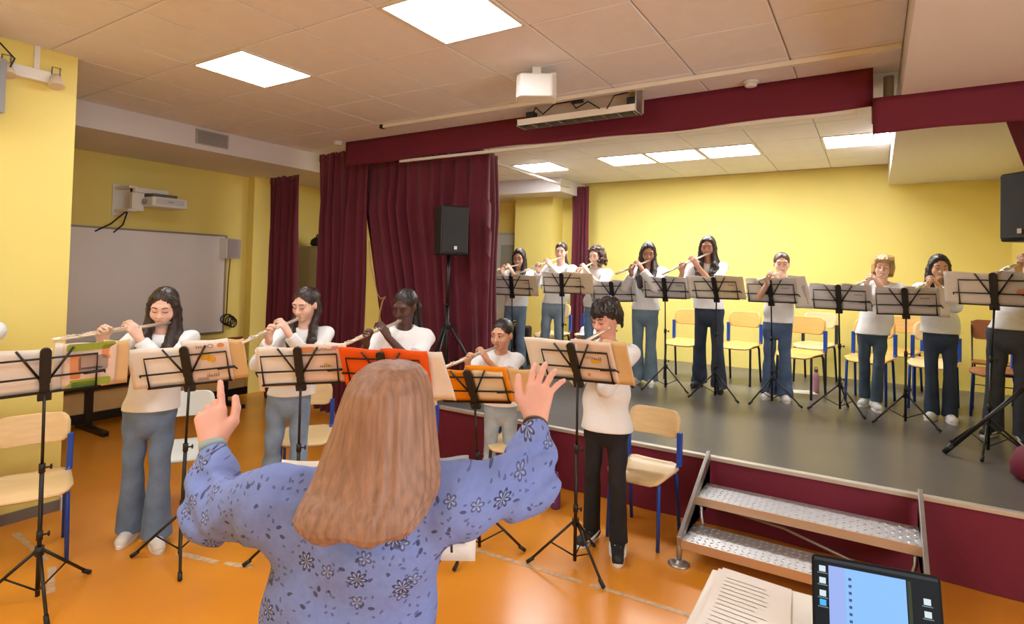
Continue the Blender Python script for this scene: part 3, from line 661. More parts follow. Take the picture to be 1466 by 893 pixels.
# emergency light with two heads, monitor, cable
t = thing('emergency_light', 'white twin-head emergency lamp on the yellow wall at upper left', 'lamp', (-4.70, 1.475, 2.875))
MB().box((0, -.16, -.0), (.055, .15, .075)).build('housing', M_WHITE, t, bevel=.006)
for y in (-.135, .125):
    hd = MB().lathe([(.018, .055), (.032, .03), (.046, -.03), (.045, -.034)], 16, Matrix.Translation((.075, y, .01)) @ Matrix.Rotation(-.35, 4, 'Y')).build('lamp_head', mat('lamp_head_cream', rgb(222, 206, 186), .35), t)
    MB().tube([(.05, y - .02, .06), (.06, y - .02, .11), (.07, y + .02, .11), (.07, y + .02, .06)], .006, 6).build('wire_loop', mat('wire', rgb(150, 140, 130), .4, metal=.5), hd)
MB().box((0, .02, .075), (.02, .05, .235)).build('conduit', M_TRIM, t)
t = thing('monitor', 'corner of a grey wall monitor at the upper left edge', 'monitor', (-4.55, .985, 2.60), math.radians(8))
MB().box((-.03, -.45, -.0), (.03, .34, .34)).build('bezel', M_GREYP, t, bevel=.008); MB().box((.03, -.42, .06), (.034, .30, .31)).build('screen', mat('monitor_screen', rgb(150, 176, 206), .15), t)
MB().box((-.15, -.1, .2), (-.03, .1, .3)).build('wall_bracket', M_GREYP, t)
MB().tube([(-.1, .20, .52), (-.02, .30, .46), (.02, .38, .36), (.0, .36, .28), (-.04, .25, .26)], .006, 6).build('cable', M_BLACK, t)

# whiteboard wall
XW = WLX
c0, c1 = at_x(107, 325, XW + .03), at_x(310, 338, XW + .03); c2 = at_x(305, 475, XW + .03)
t = thing('whiteboard', 'large whiteboard on the yellow recess wall behind the long-haired girl', 'whiteboard', (XW + .02, (c0.y + c1.y) / 2, c2.z))
hw = (c1.y - c0.y) / 2 + .12; hh = c1.z - c2.z
MB().box((-.01, -hw, 0), (.012, hw, hh)).build('panel', mat('board_white', rgb(240, 236, 236), .3), t)
fr = MB(); e = .02
fr.box((-.012, -hw - e, -e), (.022, hw + e, 0)); fr.box((-.012, -hw - e, hh), (.022, hw + e, hh + e)); fr.box((-.012, -hw - e, 0), (.022, -hw, hh)); fr.box((-.012, hw, 0), (.022, hw + e, hh)); fr.build('frame', mat('board_frame', rgb(160, 150, 146), .4, metal=.5), t)
MB().box((.0, -hw * .5, -.02), (.07, hw * .5, -.006)).build('pen_tray', M_ALU, t)
# projector
pp = at_x(232, 292, XW + .35)
t = thing('projector', 'white short-throw projector on a wall bracket above the whiteboard', 'projector', (XW + .36, pp.y, pp.z - .05))
MB().box((-.13, -.19, 0), (.17, .19, .11)).build('body', M_WHITE, t, bevel=.018)
MB().box((.168, -.15, .03), (.175, .15, .09)).build('front_panel', mat('proj_panel', rgb(206, 208, 210), .3), t); MB().box((.173, -.03, .055), (.178, .03, .066)).build('button_strip', M_GREYP, t)
MB().lathe([(.03, 0), (.03, .02), (.022, .025)], 14, Matrix.Translation((.02, -.19, .055)) @ Matrix.Rotation(PI / 2, 4, 'X')).build('lens', M_GREYP, t)
for z0 in (.19, -.06): MB().box((-.35, -.34, z0), (-.02, -.26, z0 + .025)).build('bracket_arm', M_TRIM, t)
MB().box((-.08, -.30, -.05), (-.03, -.18, .2)).build('bracket_post', M_TRIM, t); MB().box((-.12, -.14, .11), (.08, .12, .15)).build('mount', mat('dark_mount', rgb(110, 104, 98), .5), t); MB().box((-.09, -.3, .15), (.02, .05, .2)).build('mount_arm', M_TRIM, t)
MB().box((-.355, -.36, -.10), (-.34, -.18, .25)).build('wall_plate', M_TRIM, t)
for dx in (0, .12): MB().tube([(-.1, -.2, .03), (-.16, -.28, -.04), (-.26, -.40 + dx, -.2), (-.33, -.52 + dx * 1.5, -.29)], .008, 6).build('cable', M_BLACK, t)
# small white speaker with cable
a = at_x(329, 356, XW + .1)
t = thing('wall_speaker', 'small white speaker on the yellow wall right of whiteboard', 'loudspeaker', (XW + .09, a.y, a.z - .13))
MB().box((-.08, -.10, 0), (.10, .10, .26)).build('cabinet', M_WHITE, t, bevel=.01); MB().box((.10, -.09, .01), (.108, .09, .25)).build('grille', mat('grille_lilac', rgb(190, 184, 196), .6, bump=.3, bscale=500), t)
MB().tube([(-.02, .03, 0), (-.05, .03, -.3), (-.06, .03, -.72)], .007, 6).build('cable', mat('cable_brown', rgb(90, 70, 50), .6), t)
cl = MB()
for k in range(5):
    cl.tube([(-.05 + .01 * k, .02 + .075 * math.cos(a_ * PI / 6) * (1 - .1 * k) + .02 * k, -.78 + .06 * math.sin(a_ * PI / 6) * (1 + .2 * (k % 2)) - .012 * k) for a_ in range(13)], .008, 6, cap=False)
cl.build('cable_coil', M_BLACK, t)

# folded table along the whiteboard wall
t = thing('folded_table', 'long dark-framed folding table with brown panels below the whiteboard', 'table', (-6.72, 3.42, 0))
MB().box((-.02, -.98, .50), (.02, .95, .80)).build('table_leaf', M_WOODD, t, bevel=.006)
MB().box((-.06, -1.0, .40), (.06, 1.0, .50)).build('beam', M_BLACK, t)
MB().box((-.02, -1.0, .16), (.015, 1.0, .38)).build('lower_leaf', mat('tan_wood', rgb(206, 170, 112), .45, vary=.1, vscale=5), t, bevel=.006)
MB().box((-.05, -1.02, .08), (.04, 1.02, .17)).build('base_rail', M_BLACK, t)
for y in (-.72, .72):
    MB().box((-.03, y - .035, .04), (.05, y + .035, .45)).build('leg', M_BLACK, t); MB().box((-.2, y - .03, 0), (.42, y + .03, .05)).build('foot', M_BLACK, t, bevel=.008)
MB().plate([(-.05, .35), (.16, .44), (.22, .62), (.10, .66), (-.05, .60)], -1.06, -.98, lambda p: Vector((p.x, p.z, p.y))).build('end_bracket', M_BLACK, t)

# grey cabinet beside the left curtain
a = at_x(444, 352, -6.85)
t = thing('cabinet', 'tall grey cabinet half hidden behind the dark red left curtain', 'cabinet', (-6.85, a.y + .2, 0))
MB().box((-.24, -.2, .05), (.3, .25, a.z)).build('body', mat('cabinet_grey', rgb(170, 164, 150), .5), t, bevel=.006); MB().box((-.22, -.2, 0), (.28, .23, .05)).build('plinth', M_BLACK, t)
MB().box((.02, -.212, .1), (.29, -.2, a.z - .03)).build('cabinet_door', mat('cabinet_grey2', rgb(182, 176, 162), .5), t)
t = thing('bundle', 'dark bundle lying on top of the grey cabinet', 'bag', (-6.87, a.y + .14, a.z)); MB().lathe([(.07, 0), (.10, .03), (.09, .09), (.04, .13)], 12).build('cloth', M_BLKPL, t); MB().tube([(-.06, 0, .09), (0, 0, .17), (.06, 0, .09)], .012, 6).build('strap', M_BLKPL, t)

# ================================================================== SMALL THINGS
def bottle(label, p, h, r, m, capm, group='drinking bottles'):
    t = thing('bottle', label, 'bottle', p, group=group)
    MB().lathe([(r * .94, 0), (r, .008), (r, h * .62), (r * .82, h * .74), (r * .5, h * .80), (r * .5, h * .83)], 20).build('body', m, t)
    MB().lathe([(r * .56, h * .81), (r * .56, h * .93), (r * .4, h * .94)], 16).build('cap', capm, t)
    MB().tube([(-r * .4, 0, h * .93), (-r * .3, 0, h), (r * .3, 0, h), (r * .4, 0, h * .93)], .005, 6).build('loop', capm, t)
    return t
b1 = bottle('purple drinking bottle on the orange floor by the stage skirt', at_z(795, 727, 0), .255, .036, mat('purple_bottle', rgb(110, 62, 120), .25), mat('purple_cap', rgb(130, 70, 136), .35))
MB().box((-.02, -.0375, .05), (.012, -.0362, .09)).build('print', mat('lilac_print', rgb(190, 150, 196), .5), b1)
bottle('pink drinking bottle on the stage floor beside a chair', at_z(1168, 561, HS), .27, .035, mat('pink_bottle', rgb(196, 142, 156), .3), mat('pink_cap', rgb(120, 90, 90), .4))
p = at_z(1146, 561, HS); t = thing('loose_paper', 'white sheet of paper lying on the stage floor by a chair leg', 'paper', (p.x, p.y, HS + .001), .3); MB().box((-.15, -.105, 0), (.15, .105, .003)).build('sheet', M_PAPER, t)
t = thing('white_cap', 'white cap lying on the seat of a stage chair', 'cap', (-3.12, 6.86, HS + .455), .4)
MB().lathe([(.11, 0), (.108, .03), (.09, .085), (.04, .105)], 20).build('crown', M_SHIRT, t); MB().plate([(.16 * math.cos(a) , -.04 + .2 * math.sin(a)) for a in [PI + PI * k / 10 for k in range(11)]], 0, .006).build('brim', M_SHIRT, t)
t = thing('bag', 'burgundy bag slumped on the stage at the right edge', 'bag', at_z(1488, 690, HS)); MB().lathe([(.10, 0), (.14, .03), (.145, .10), (.11, .19), (.05, .23)], 20).build('body', M_SKIRT, t); MB().tube([(-.06, 0, .2), (-.03, 0, .28), (.03, 0, .28), (.06, 0, .2)], .01, 6).build('strap', M_SKIRT, t)
p = at_z(713, 500, HS); t = thing('instrument_case', 'black instrument case standing on stage beside the leftmost girl', 'case', (-4.02, 6.62, HS), .2)
MB().box((-.2, -.09, 0), (.16, .09, .52)).build('body', M_BLKPL, t, bevel=.03); MB().tube([(-.09, 0, .52), (-.07, 0, .56), (.05, 0, .56), (.07, 0, .52)], .012, 8).build('handle', M_BLKPL, t)

# laptop table in the near right corner
TZ = .755
cA = at_z(1020, 814, TZ); 
t = thing('side_table', 'white table in the near right corner under the laptop', 'table', (.25, 1.55, 0))
tl = Vector((cA.x, cA.y, 0)) - Vector((.25, 1.55, 0))
MB().plate([(tl.x, tl.y), (tl.x + .02, tl.y - .85), (.75, tl.y - .80), (.72, tl.y + .06)], TZ - .03, TZ).build('table_top', mat('white_laminate', rgb(238, 232, 220), .4), t, bevel=.004)
for x, y in ((tl.x + .35, tl.y - .07), (tl.x + .35, tl.y - .75), (.68, tl.y - .72), (.66, tl.y - .04)): MB().tube([(x, y, 0), (x, y, TZ - .03)], .018, 10).build('leg', M_GREYP, t)
p1, p2, p3, p4 = [at_z(a, b, TZ) for a, b in ((1029, 815), (1130, 848), (1128, 905), (985, 905))]
t = thing('paper_stack', 'white printed sheets lying on the table left of the laptop', 'paper', (p1 + p3) * .5); o0 = Vector(t.location)
pr = mat('faint_print', rgb(196, 200, 214), .8)
base = [(q - o0) for q in (p1, p2, p3, p4)]
MB().plate([(q.x, q.y) for q in base], .0005, .004).build('sheet', M_PAPER, t)
MB().plate([(q.x * .97 + .008, q.y * .97 + .012) for q in base], .0045, .0065).build('sheet', M_PAPER, t)
tx = MB(); e1 = (base[1] - base[0]); e2 = (base[3] - base[0])
rnd = random.Random(3)
for k in range(14):
    f = .12 + .06 * k; a = base[0] + e2 * f + e1 * .16; b = a + e1 * (.5 + .2 * rnd.random()); w_ = e2.normalized() * .0022
    tx.add([Vector((q.x, q.y, .0070)) for q in (a, b, b + w_, a + w_)], [(0, 3, 2, 1), (0, 1, 2, 3)])
tx.build('text_lines', pr, t)
# laptop
TL, TRc = at_w(1162, 791, 1.56), at_w(1346, 826, 1.45)
wv = (TRc - TL); wv.z = 0; wl = wv.length; a = wv.normalized(); bk = Vector((-a.y, a.x, 0))
ztop = (TL.z + TRc.z) / 2; hgt = .235; tilt = math.radians(18)
up = Vector((0, 0, 1)) * math.cos(tilt) + bk * math.sin(tilt); H0 = TL - up * hgt
t = thing('laptop', 'open laptop with a lit pale blue window on its screen, near right', 'laptop', (H0 + TRc - up * hgt) * .5); o0 = Vector(t.location)
n = a.cross(up)
ML = Matrix(((a.x, up.x, n.x, 0), (a.y, up.y, n.y, 0), (a.z, up.z, n.z, 0), (0, 0, 0, 1)))
hb = TZ - o0.z
MB().plate(rrect(wl, hgt, .012, 4, 0, hgt / 2), -.006, .0, lambda p: ML @ p).build('lid', mat('laptop_black', rgb(12, 12, 14), .5, spec=.2), t)
def emi(nm, c, s): return mat(nm, (.006, .006, .007, 1), .45, spec=.15, emit=(c, s))
sw, sh = wl - .012, hgt - .018
sc_ = MB().plate([(-sw / 2, .012), (sw / 2, .012), (sw / 2, .012 + sh), (-sw / 2, .012 + sh)], .0002, .0006, lambda p: ML @ p).build('screen', emi('screen_dark', rgb(16, 30, 38), .5), t)
def scr(x0, y0, x1, y1, m, nm, d=.001):
    X0, X1 = -sw / 2 + x0 * sw, -sw / 2 + x1 * sw; Y0, Y1 = .012 + sh * (1 - y1), .012 + sh * (1 - y0)
    return MB().plate([(X0, Y0), (X1, Y0), (X1, Y1), (X0, Y1)], d - .0003, d, lambda p: ML @ p).build(nm, m, sc_)
scr(.12, .075, .75, .97, emi('win_blue', rgb(140, 192, 250), .78), 'window'); scr(.12, .075, .26, .97, emi('win_side', rgb(160, 184, 246), .72), 'window', .0013)
scr(0, 0, 1, .035, emi('menu_bar', rgb(60, 64, 74), .6), 'menu_bar', .0013)
for k in range(8): scr(.285, .17 + k * .075, .31, .20 + k * .075, emi('ico', rgb(70, 80, 130), .8), 'icon', .0016)
for k, (x, y) in enumerate(((.04, .09), (.04, .22), (.04, .36), (.04, .46), (.88, .23), (.88, .36), (.88, .5), (.88, .6))):
    scr(x, y, x + .055, y + .065, emi('ico_w', rgb(200, 214, 220), .9) if k != 3 else emi('ico_b', rgb(70, 170, 230), .9), 'icon', .0016); scr(x - .015, y + .075, x + .07, y + .085, emi('ico_t', rgb(130, 140, 150), .7), 'icon_label', .0016)
scr(.76, .08, .79, .97, emi('scr_green', rgb(60, 70, 50), .6), 'wallpaper', .0013)
MB().box(Vector((-wl / 2, -.0, 0)), Vector((wl / 2, .0, 0))) if False else None
bm_ = MB(); V = [Vector((x, y, z)) for z in (hb + .002, hb + .016) for x, y in ((-wl / 2, 0), (wl / 2, 0), (wl / 2, -.235), (-wl / 2, -.235))]
Ma = Matrix(((a.x, bk.x, 0, 0), (a.y, bk.y, 0, 0), (0, 0, 1, 0), (0, 0, 0, 1)))
bm_.add([Ma @ p for p in V], [(0, 3, 2, 1)[::-1], (4, 5, 6, 7)[::-1]] + [(i, (i + 1) % 4, 4 + (i + 1) % 4, 4 + i) for i in range(4)]); bm_.build('base', M_GREYP, t)
kb = MB()
for r_ in range(5):
    for c_ in range(13):
        x0 = -wl / 2 + .03 + c_ * (wl - .06) / 13; y0 = -.03 - r_ * .02
        kb.plate([(x0, y0 - .016), (x0 + .016, y0 - .016), (x0 + .016, y0), (x0, y0)], hb + .016, hb + .018, lambda p: Ma @ p)
kb.build('keyboard', M_BLKPL, t, kind='stuff')

# ================================================================== PEOPLE: distance-field modelling -> one continuous mesh
def smin(a, b, k):
    h = np.clip(.5 + .5 * (a - b) / k, 0, 1); return a * (1 - h) + b * h - k * h * (1 - h)
class SDF:
    def __init__(s): s.p = []; s.noise = None; s.cuts = []; s.post = []
    def cap(s, a, b, ra, rb=None, k=.02, n=None, f=1.0, flat=False, op=1):
        s.p.append(('c', np.array(a, float), np.array(b, float), ra, ra if rb is None else rb, k, None if n is None else np.array(n, float), f, flat, op)); return s
    def ell(s, c, r, R=None, k=.02, op=1):
        s.p.append(('e', np.array(c, float), np.array(r, float), np.eye(3) if R is None else np.array(R, float), k, op)); return s
    def chain(s, pts, rs, k=.01, **kw):
        for i in range(len(pts) - 1): s.cap(pts[i], pts[i + 1], rs[i], rs[i + 1], k=k, **kw)
        return s
    def cut(s, n, d): s.cuts.append((np.array(n, float), d)); return s      # keeps n.p < d
    def mesh(s, h):
        los, his = [], []
        bb = []
        for p in s.p:
            if p[0] == 'c':
                r = max(p[3], p[4]); lo = np.minimum(p[1], p[2]) - r; hi = np.maximum(p[1], p[2]) + r; k, op = p[5], p[9]
            else:
                e = np.sqrt(((p[3] * p[2]) ** 2).sum(1)); lo, hi = p[1] - e, p[1] + e; k, op = p[4], p[5]
            bb.append((lo, hi, k, op))
            if op > 0: los.append(lo); his.append(hi)
        mg = 3 * h + .012
        lo = np.min(los, 0) - mg; hi = np.max(his, 0) + mg
        n = np.ceil((hi - lo) / h).astype(int) + 1
        ax = [(lo[i] + h * np.arange(n[i])).astype(np.float32) for i in range(3)]
        D = np.full(n, .09, np.float32)
        for p, (l, u, k, op) in zip(s.p, bb):
            m = k + 2.5 * h + .01
            i0 = np.clip(np.floor((l - m - lo) / h).astype(int), 0, n - 1); i1 = np.clip(np.ceil((u + m - lo) / h).astype(int) + 1, 1, n)
            if (i1 <= i0).any(): continue
            sl = tuple(slice(i0[j], i1[j]) for j in range(3))
            X, Y, Z = ax[0][sl[0]][:, None, None], ax[1][sl[1]][None, :, None], ax[2][sl[2]][None, None, :]
            if p[0] == 'c':
                _, a, b, ra, rb, k, nn, f, flat, op = p
                ab = b - a; L2 = max(1e-9, (ab ** 2).sum())
                x, y, z = X - a[0], Y - a[1], Z - a[2]
                t0 = (x * ab[0] + y * ab[1] + z * ab[2]) / L2; t = np.clip(t0, 0, 1)
                dx, dy, dz = x - t * ab[0], y - t * ab[1], z - t * ab[2]
                q = dx * dx + dy * dy + dz * dz
                if nn is not None: c = dx * nn[0] + dy * nn[1] + dz * nn[2]; q = q + c * c * (1 / (f * f) - 1)
                d = np.sqrt(q) - (ra + (rb - ra) * t)
                if nn is not None: d = d * (f * .5 + .5)
                if flat: L = math.sqrt(L2); d = np.maximum(d, np.maximum(-t0, t0 - 1) * L)
            else:
                _, c, r, R, k, op = p
                x, y, z = X - c[0], Y - c[1], Z - c[2]
                u0 = (x * R[0, 0] + y * R[1, 0] + z * R[2, 0]); u1 = (x * R[0, 1] + y * R[1, 1] + z * R[2, 1]); u2 = (x * R[0, 2] + y * R[1, 2] + z * R[2, 2])
                k0 = np.sqrt((u0 / r[0]) ** 2 + (u1 / r[1]) ** 2 + (u2 / r[2]) ** 2); k1 = np.sqrt((u0 / r[0] ** 2) ** 2 + (u1 / r[1] ** 2) ** 2 + (u2 / r[2] ** 2) ** 2) + 1e-6
                d = k0 * (k0 - 1) / k1
            if op > 0: D[sl] = smin(D[sl], d, k)
            else: D[sl] = -smin(-D[sl], d, k)
        X, Y, Z = ax[0][:, None, None], ax[1][None, :, None], ax[2][None, None, :]
        if s.noise: D = D + s.noise(X, Y, Z).astype(np.float32)
        for nrm, dd in s.cuts: D = np.maximum(D, (X * nrm[0] + Y * nrm[1] + Z * nrm[2]) - dd)
        D[0] = D[-1] = .05; D[:, 0] = D[:, -1] = .05; D[:, :, 0] = D[:, :, -1] = .05
        S = D < 0
        A = S[:-1, :-1, :-1].astype(np.int8)
        for dx in (0, 1):
            for dy in (0, 1):
                for dz in (0, 1):
                    if dx + dy + dz: A = A + S[dx:n[0] - 1 + dx, dy:n[1] - 1 + dy, dz:n[2] - 1 + dz]
        act = (A > 0) & (A < 8); ii = np.argwhere(act)
        if len(ii) == 0: return np.zeros((0, 3)), np.zeros((0, 4), int)
        idx = np.full(act.shape, -1, np.int64); idx[act] = np.arange(len(ii))
        acc = np.zeros((len(ii), 3)); cnt = np.zeros(len(ii))
        C = {}
        for dx in (0, 1):
            for dy in (0, 1):
                for dz in (0, 1): C[dx, dy, dz] = D[ii[:, 0] + dx, ii[:, 1] + dy, ii[:, 2] + dz]
        for a_ in range(3):
            o = [q for q in range(3) if q != a_]
            for e0 in (0, 1):
                for e1 in (0, 1):
                    c0 = [0, 0, 0]; c0[o[0]] = e0; c0[o[1]] = e1; c1 = list(c0); c1[a_] = 1
                    v0, v1 = C[tuple(c0)], C[tuple(c1)]; m = (v0 < 0) != (v1 < 0)
                    t = v0[m] / (v0[m] - v1[m]); P = np.zeros((m.sum(), 3)); P[:, o[0]] = e0; P[:, o[1]] = e1; P[:, a_] = t
                    acc[m] += P; cnt[m] += 1
        V = lo + h * (ii + acc / cnt[:, None])
        F = []
        for a_ in range(3):
            sh = [slice(None)] * 3; s0 = list(sh); s1 = list(sh); s0[a_] = slice(0, -1); s1[a_] = slice(1, None)
            B0, B1 = S[tuple(s0)], S[tuple(s1)]
            E = np.argwhere(B0 != B1); o = [q for q in range(3) if q != a_]
            E = E[(E[:, o[0]] > 0) & (E[:, o[1]] > 0)]
            if len(E) == 0: continue
            def g(d0, d1): q = E.copy(); q[:, o[0]] -= d0; q[:, o[1]] -= d1; return idx[q[:, 0], q[:, 1], q[:, 2]]
            Q = np.stack([g(1, 1), g(0, 1), g(0, 0), g(1, 0)], 1)
            ins = B0[E[:, 0], E[:, 1], E[:, 2]]
            flip = ins if a_ != 1 else ~ins
            Q[~flip] = Q[~flip][:, ::-1]; F.append(Q)
        F = np.concatenate(F); F = F[(F >= 0).all(1)]
        return V, F
    def build(s, name, m, parent, h, smooth_it=1):
        V, F = s.mesh(h)
        for _ in range(smooth_it):   # light relaxation
            e = np.concatenate([F[:, [0, 1]], F[:, [1, 2]], F[:, [2, 3]], F[:, [3, 0]]]); acc = np.zeros_like(V); c = np.bincount(e[:, 0], minlength=len(V))
            for q in range(3): acc[:, q] = np.bincount(e[:, 0], weights=V[e[:, 1], q], minlength=len(V))
            V = V * .5 + .5 * acc / np.maximum(c, 1)[:, None]
        me = bpy.data.meshes.new(name); me.vertices.add(len(V)); me.vertices.foreach_set('co', V.astype(np.float32).ravel())
        me.loops.add(len(F) * 4); me.loops.foreach_set('vertex_index', F.astype(np.int32).ravel())
        me.polygons.add(len(F)); me.polygons.foreach_set('loop_start', np.arange(0, len(F) * 4, 4, dtype=np.int32))
        me.update(calc_edges=True); me.validate()
        me.polygons.foreach_set('use_smooth', np.ones(len(me.polygons), bool)); me.materials.append(m)
        o = bpy.data.objects.new(name, me); return link(o, parent)

def rotm(yaw, pitch, roll):
    return np.array(Matrix.Rotation(yaw, 3, 'Z') @ Matrix.Rotation(pitch, 3, 'X') @ Matrix.Rotation(roll, 3, 'Y'))
def nv(v): v = np.array(v, float); return v / max(1e-9, np.linalg.norm(v))
def ik(S, W, l1, l2, pole):
    d = W - S; L = np.linalg.norm(d); Lm = min(L, (l1 + l2) * .995); u = d / L
    k = L / Lm if L > Lm else 1.0; l1, l2 = l1 * k, l2 * k
    a = (l1 * l1 - l2 * l2 + L * L) / (2 * L); hgt = math.sqrt(max(0, l1 * l1 - a * a))
    p = np.array(pole, float); p = p - u * (p @ u); p = nv(p)
    return S + u * a + p * hgt
def head_sdf(B, hc, R, s, ears=True):
    T = lambda x, y, z: hc + R @ (np.array([x, y, z]) * s)
    E = lambda c, r, k=.02, op=1: B.ell(T(*c), np.array(r) * s, R, k * s, op)
    E((0, .014, .022), (.073, .092, .086), .03); E((0, -.022, -.042), (.056, .066, .072), .03)
    E((0, -.066, -.096), (.022, .018, .017), .03)
    for x in (-1, 1):
        E((x * .036, -.058, -.036), (.024, .024, .026), .03)
        E((x * .030, -.104, -.002), (.015, .018, .010), .014, -1)
        E((x * .030, -.076, -.003), (.0135, .0125, .0115), .004)
        E((x * .011, -.094, -.037), (.009, .010, .008), .008)
        if ears:
            E((x * .074, .012, -.014), (.009, .018, .029), .008)
    B.cap(T(-.042, -.074, .019), T(.042, -.074, .019), .012 * s, k=.018 * s)
    B.cap(T(0, -.086, .006), T(0, -.107, -.032), .0075 * s, .0115 * s, k=.012 * s)
    B.cap(T(-.017, -.086, -.0615), T(.017, -.086, -.0615), .0062 * s, k=.008 * s); B.cap(T(-.013, -.085, -.0715), T(.013, -.085, -.0715), .007 * s, k=.008 * s)
    return T
def face_parts(t, T, R, s, skin, lipc, browc, eyes='down'):
    X = R @ np.array([1., 0, 0]); Zv = R @ np.array([0, 0, 1.])
    lm = mat('lips_' + lipc[0], lipc[1], .45)
    def blade(pts, r, name, m, fl=.5): MB().tube([T(*p) for p in pts], r * s, 6, flat=1).build(name, m, t)
    for x in (-1, 1):
        blade([(x * .014, -.0945, .019), (x * .028, -.0935, .026), (x * .046, -.080, .021)], .0032, 'eyebrow', browc)
        if eyes == 'open':
            MB().lathe([(.001, -.006), (.009, -.004), (.012, 0), (.009, .004), (.001, .006)], 12, Matrix.Translation(Vector(T(x * .030, -.0885, -.003))) @ Matrix(R.tolist()).to_4x4() @ Matrix.Diagonal((s, .25 * s, s * .8, 1))).build('eye', M_EYEW, t)
            MB().lathe([(.001, -.005), (.005, -.003), (.0058, 0), (.005, .003), (.001, .005)], 10, Matrix.Translation(Vector(T(x * .030 - .002, -.0912, -.003))) @ Matrix(R.tolist()).to_4x4() @ Matrix.Diagonal((s, .3 * s, s, 1))).build('iris', M_EYE, t)
            blade([(x * .017, -.088, -.0005), (x * .030, -.0925, .0045), (x * .043, -.083, 0)], .0016, 'eyelash', M_EYE)
        else:
            blade([(x * .017, -.0885, -.005), (x * .030, -.0925, -.0085), (x * .043, -.083, -.004)], .0024, 'eyelash', M_EYE)
    MB().tube([T(-.019, -.0885, -.0655), T(-.008, -.0945, -.062), T(0, -.0945, -.0635), T(.008, -.0945, -.062), T(.019, -.0885, -.0655)], .0034 * s, 6).build('lips', lm, t)
    MB().tube([T(-.016, -.0885, -.069), T(0, -.0945, -.0735), T(.016, -.0885, -.069)], .0042 * s, 6).build('lips', lm, t)

def hand_sdf(B, w, f, side, palm, s, fingers, thumb):
    """w wrist, f direction wrist->knuckles, side towards the thumb; fingers: (spread, c1, c2, c3) index..little, angles in rad towards the palm"""
    f = nv(f); side = nv(np.array(side, float) - f * (np.array(side, float) @ f)); n = np.cross(f, side); n = n if n @ np.array(palm, float) > 0 else -n
    ml = .083 * s; xs = (.026, .009, -.009, -.025); ln = ((.040, .025, .020), (.045, .028, .021), (.042, .026, .020), (.033, .020, .018)); rr = (.0092, .0095, .009, .008)
    for i in range(4):
        kn = w + f * (ml * (1.0, 1.03, .98, .90)[i]) + side * xs[i] * s
        B.cap(w + side * xs[i] * .55 * s + f * .012 * s, kn, .0145 * s, .0112 * s, k=.012 * s)
        sp, c1, c2, c3 = fingers[i]
        d = f * math.cos(sp) + side * math.sin(sp); a = 0; p = kn
        for j, c in enumerate((c1, c2, c3)):
            a += c; e = d * math.cos(a) + n * math.sin(a); q = p + e * ln[i][j] * s
            B.cap(p, q, rr[i] * s * (1, .93, .85)[j], rr[i] * s * (.93, .85, .74)[j], k=.0035 * s); p = q
    b = w + f * .022 * s + side * .020 * s
    t1, t2, t3 = [nv(f * a_ + side * b_ + n * c_) for a_, b_, c_ in thumb]
    p1 = b + t1 * .040 * s; p2 = p1 + t2 * .034 * s; p3 = p2 + t3 * .026 * s
    B.cap(b, p1, .0165 * s, .0125 * s, k=.012 * s); B.cap(p1, p2, .0115 * s, .0105 * s, k=.004 * s); B.cap(p2, p3, .0104 * s, .0085 * s, k=.004 * s)
    return n

def skin_mat(nm, c): return mat('skin_' + nm, c, .5, vary=.05, vscale=14, bump=.05, bscale=300)
def hair_mat(nm, c, rough=.38):
    if 'hair_' + nm in MATS: return MATS['hair_' + nm]
    m = mat('hair_' + nm, c, rough); nt = m.node_tree; N, L = nt.nodes, nt.links; b = N['Principled BSDF']
    tc = N.new('ShaderNodeTexCoord'); mp = N.new('ShaderNodeMapping'); mp.inputs['Scale'].default_value = (90, 90, 5); L.new(tc.outputs['Object'], mp.inputs[0])
    nz = N.new('ShaderNodeTexNoise'); nz.inputs['Scale'].default_value = 1.0; nz.inputs['Detail'].default_value = 4; L.new(mp.outputs[0], nz.inputs['Vector'])
    mx = N.new('ShaderNodeMix'); mx.data_type = 'RGBA'; mx.inputs[6].default_value = tuple(x * .62 for x in c[:3]) + (1,); mx.inputs[7].default_value = tuple(min(1, x * 1.45) for x in c[:3]) + (1,)
    L.new(nz.outputs[0], mx.inputs[0]); L.new(mx.outputs[2], b.inputs['Base Color'])
    bp = N.new('ShaderNodeBump'); bp.inputs['Strength'].default_value = .6; bp.inputs['Distance'].default_value = .004; L.new(nz.outputs[0], bp.inputs['Height']); L.new(bp.outputs[0], b.inputs['Normal'])
    return m
def jeans_mat(nm, c): return mat('denim_' + nm, c, .85, vary=.26, vscale=6, bump=.4, bscale=26)

SKIN = {'fair': skin_mat('fair', rgb(232, 186, 164)), 'olive': skin_mat('olive', rgb(216, 164, 136)), 'tan': skin_mat('tan', rgb(182, 128, 100)), 'dark': skin_mat('dark', rgb(88, 58, 48)), 'rosy': skin_mat('rosy', rgb(228, 168, 146))}
LIPS = {'fair': ('fair', rgb(196, 118, 110)), 'olive': ('olive', rgb(178, 100, 92)), 'tan': ('tan', rgb(150, 84, 74)), 'dark': ('dark', rgb(92, 48, 46)), 'rosy': ('fair', rgb(196, 118, 110))}
HAIR = {'black': hair_mat('black', rgb(40, 31, 30)), 'dkbrown': hair_mat('dkbrown', rgb(48, 34, 30)), 'brown': hair_mat('brown', rgb(84, 58, 42)), 'blond': hair_mat('blond', rgb(170, 136, 88)), 'curly': hair_mat('curly', rgb(74, 48, 36))}

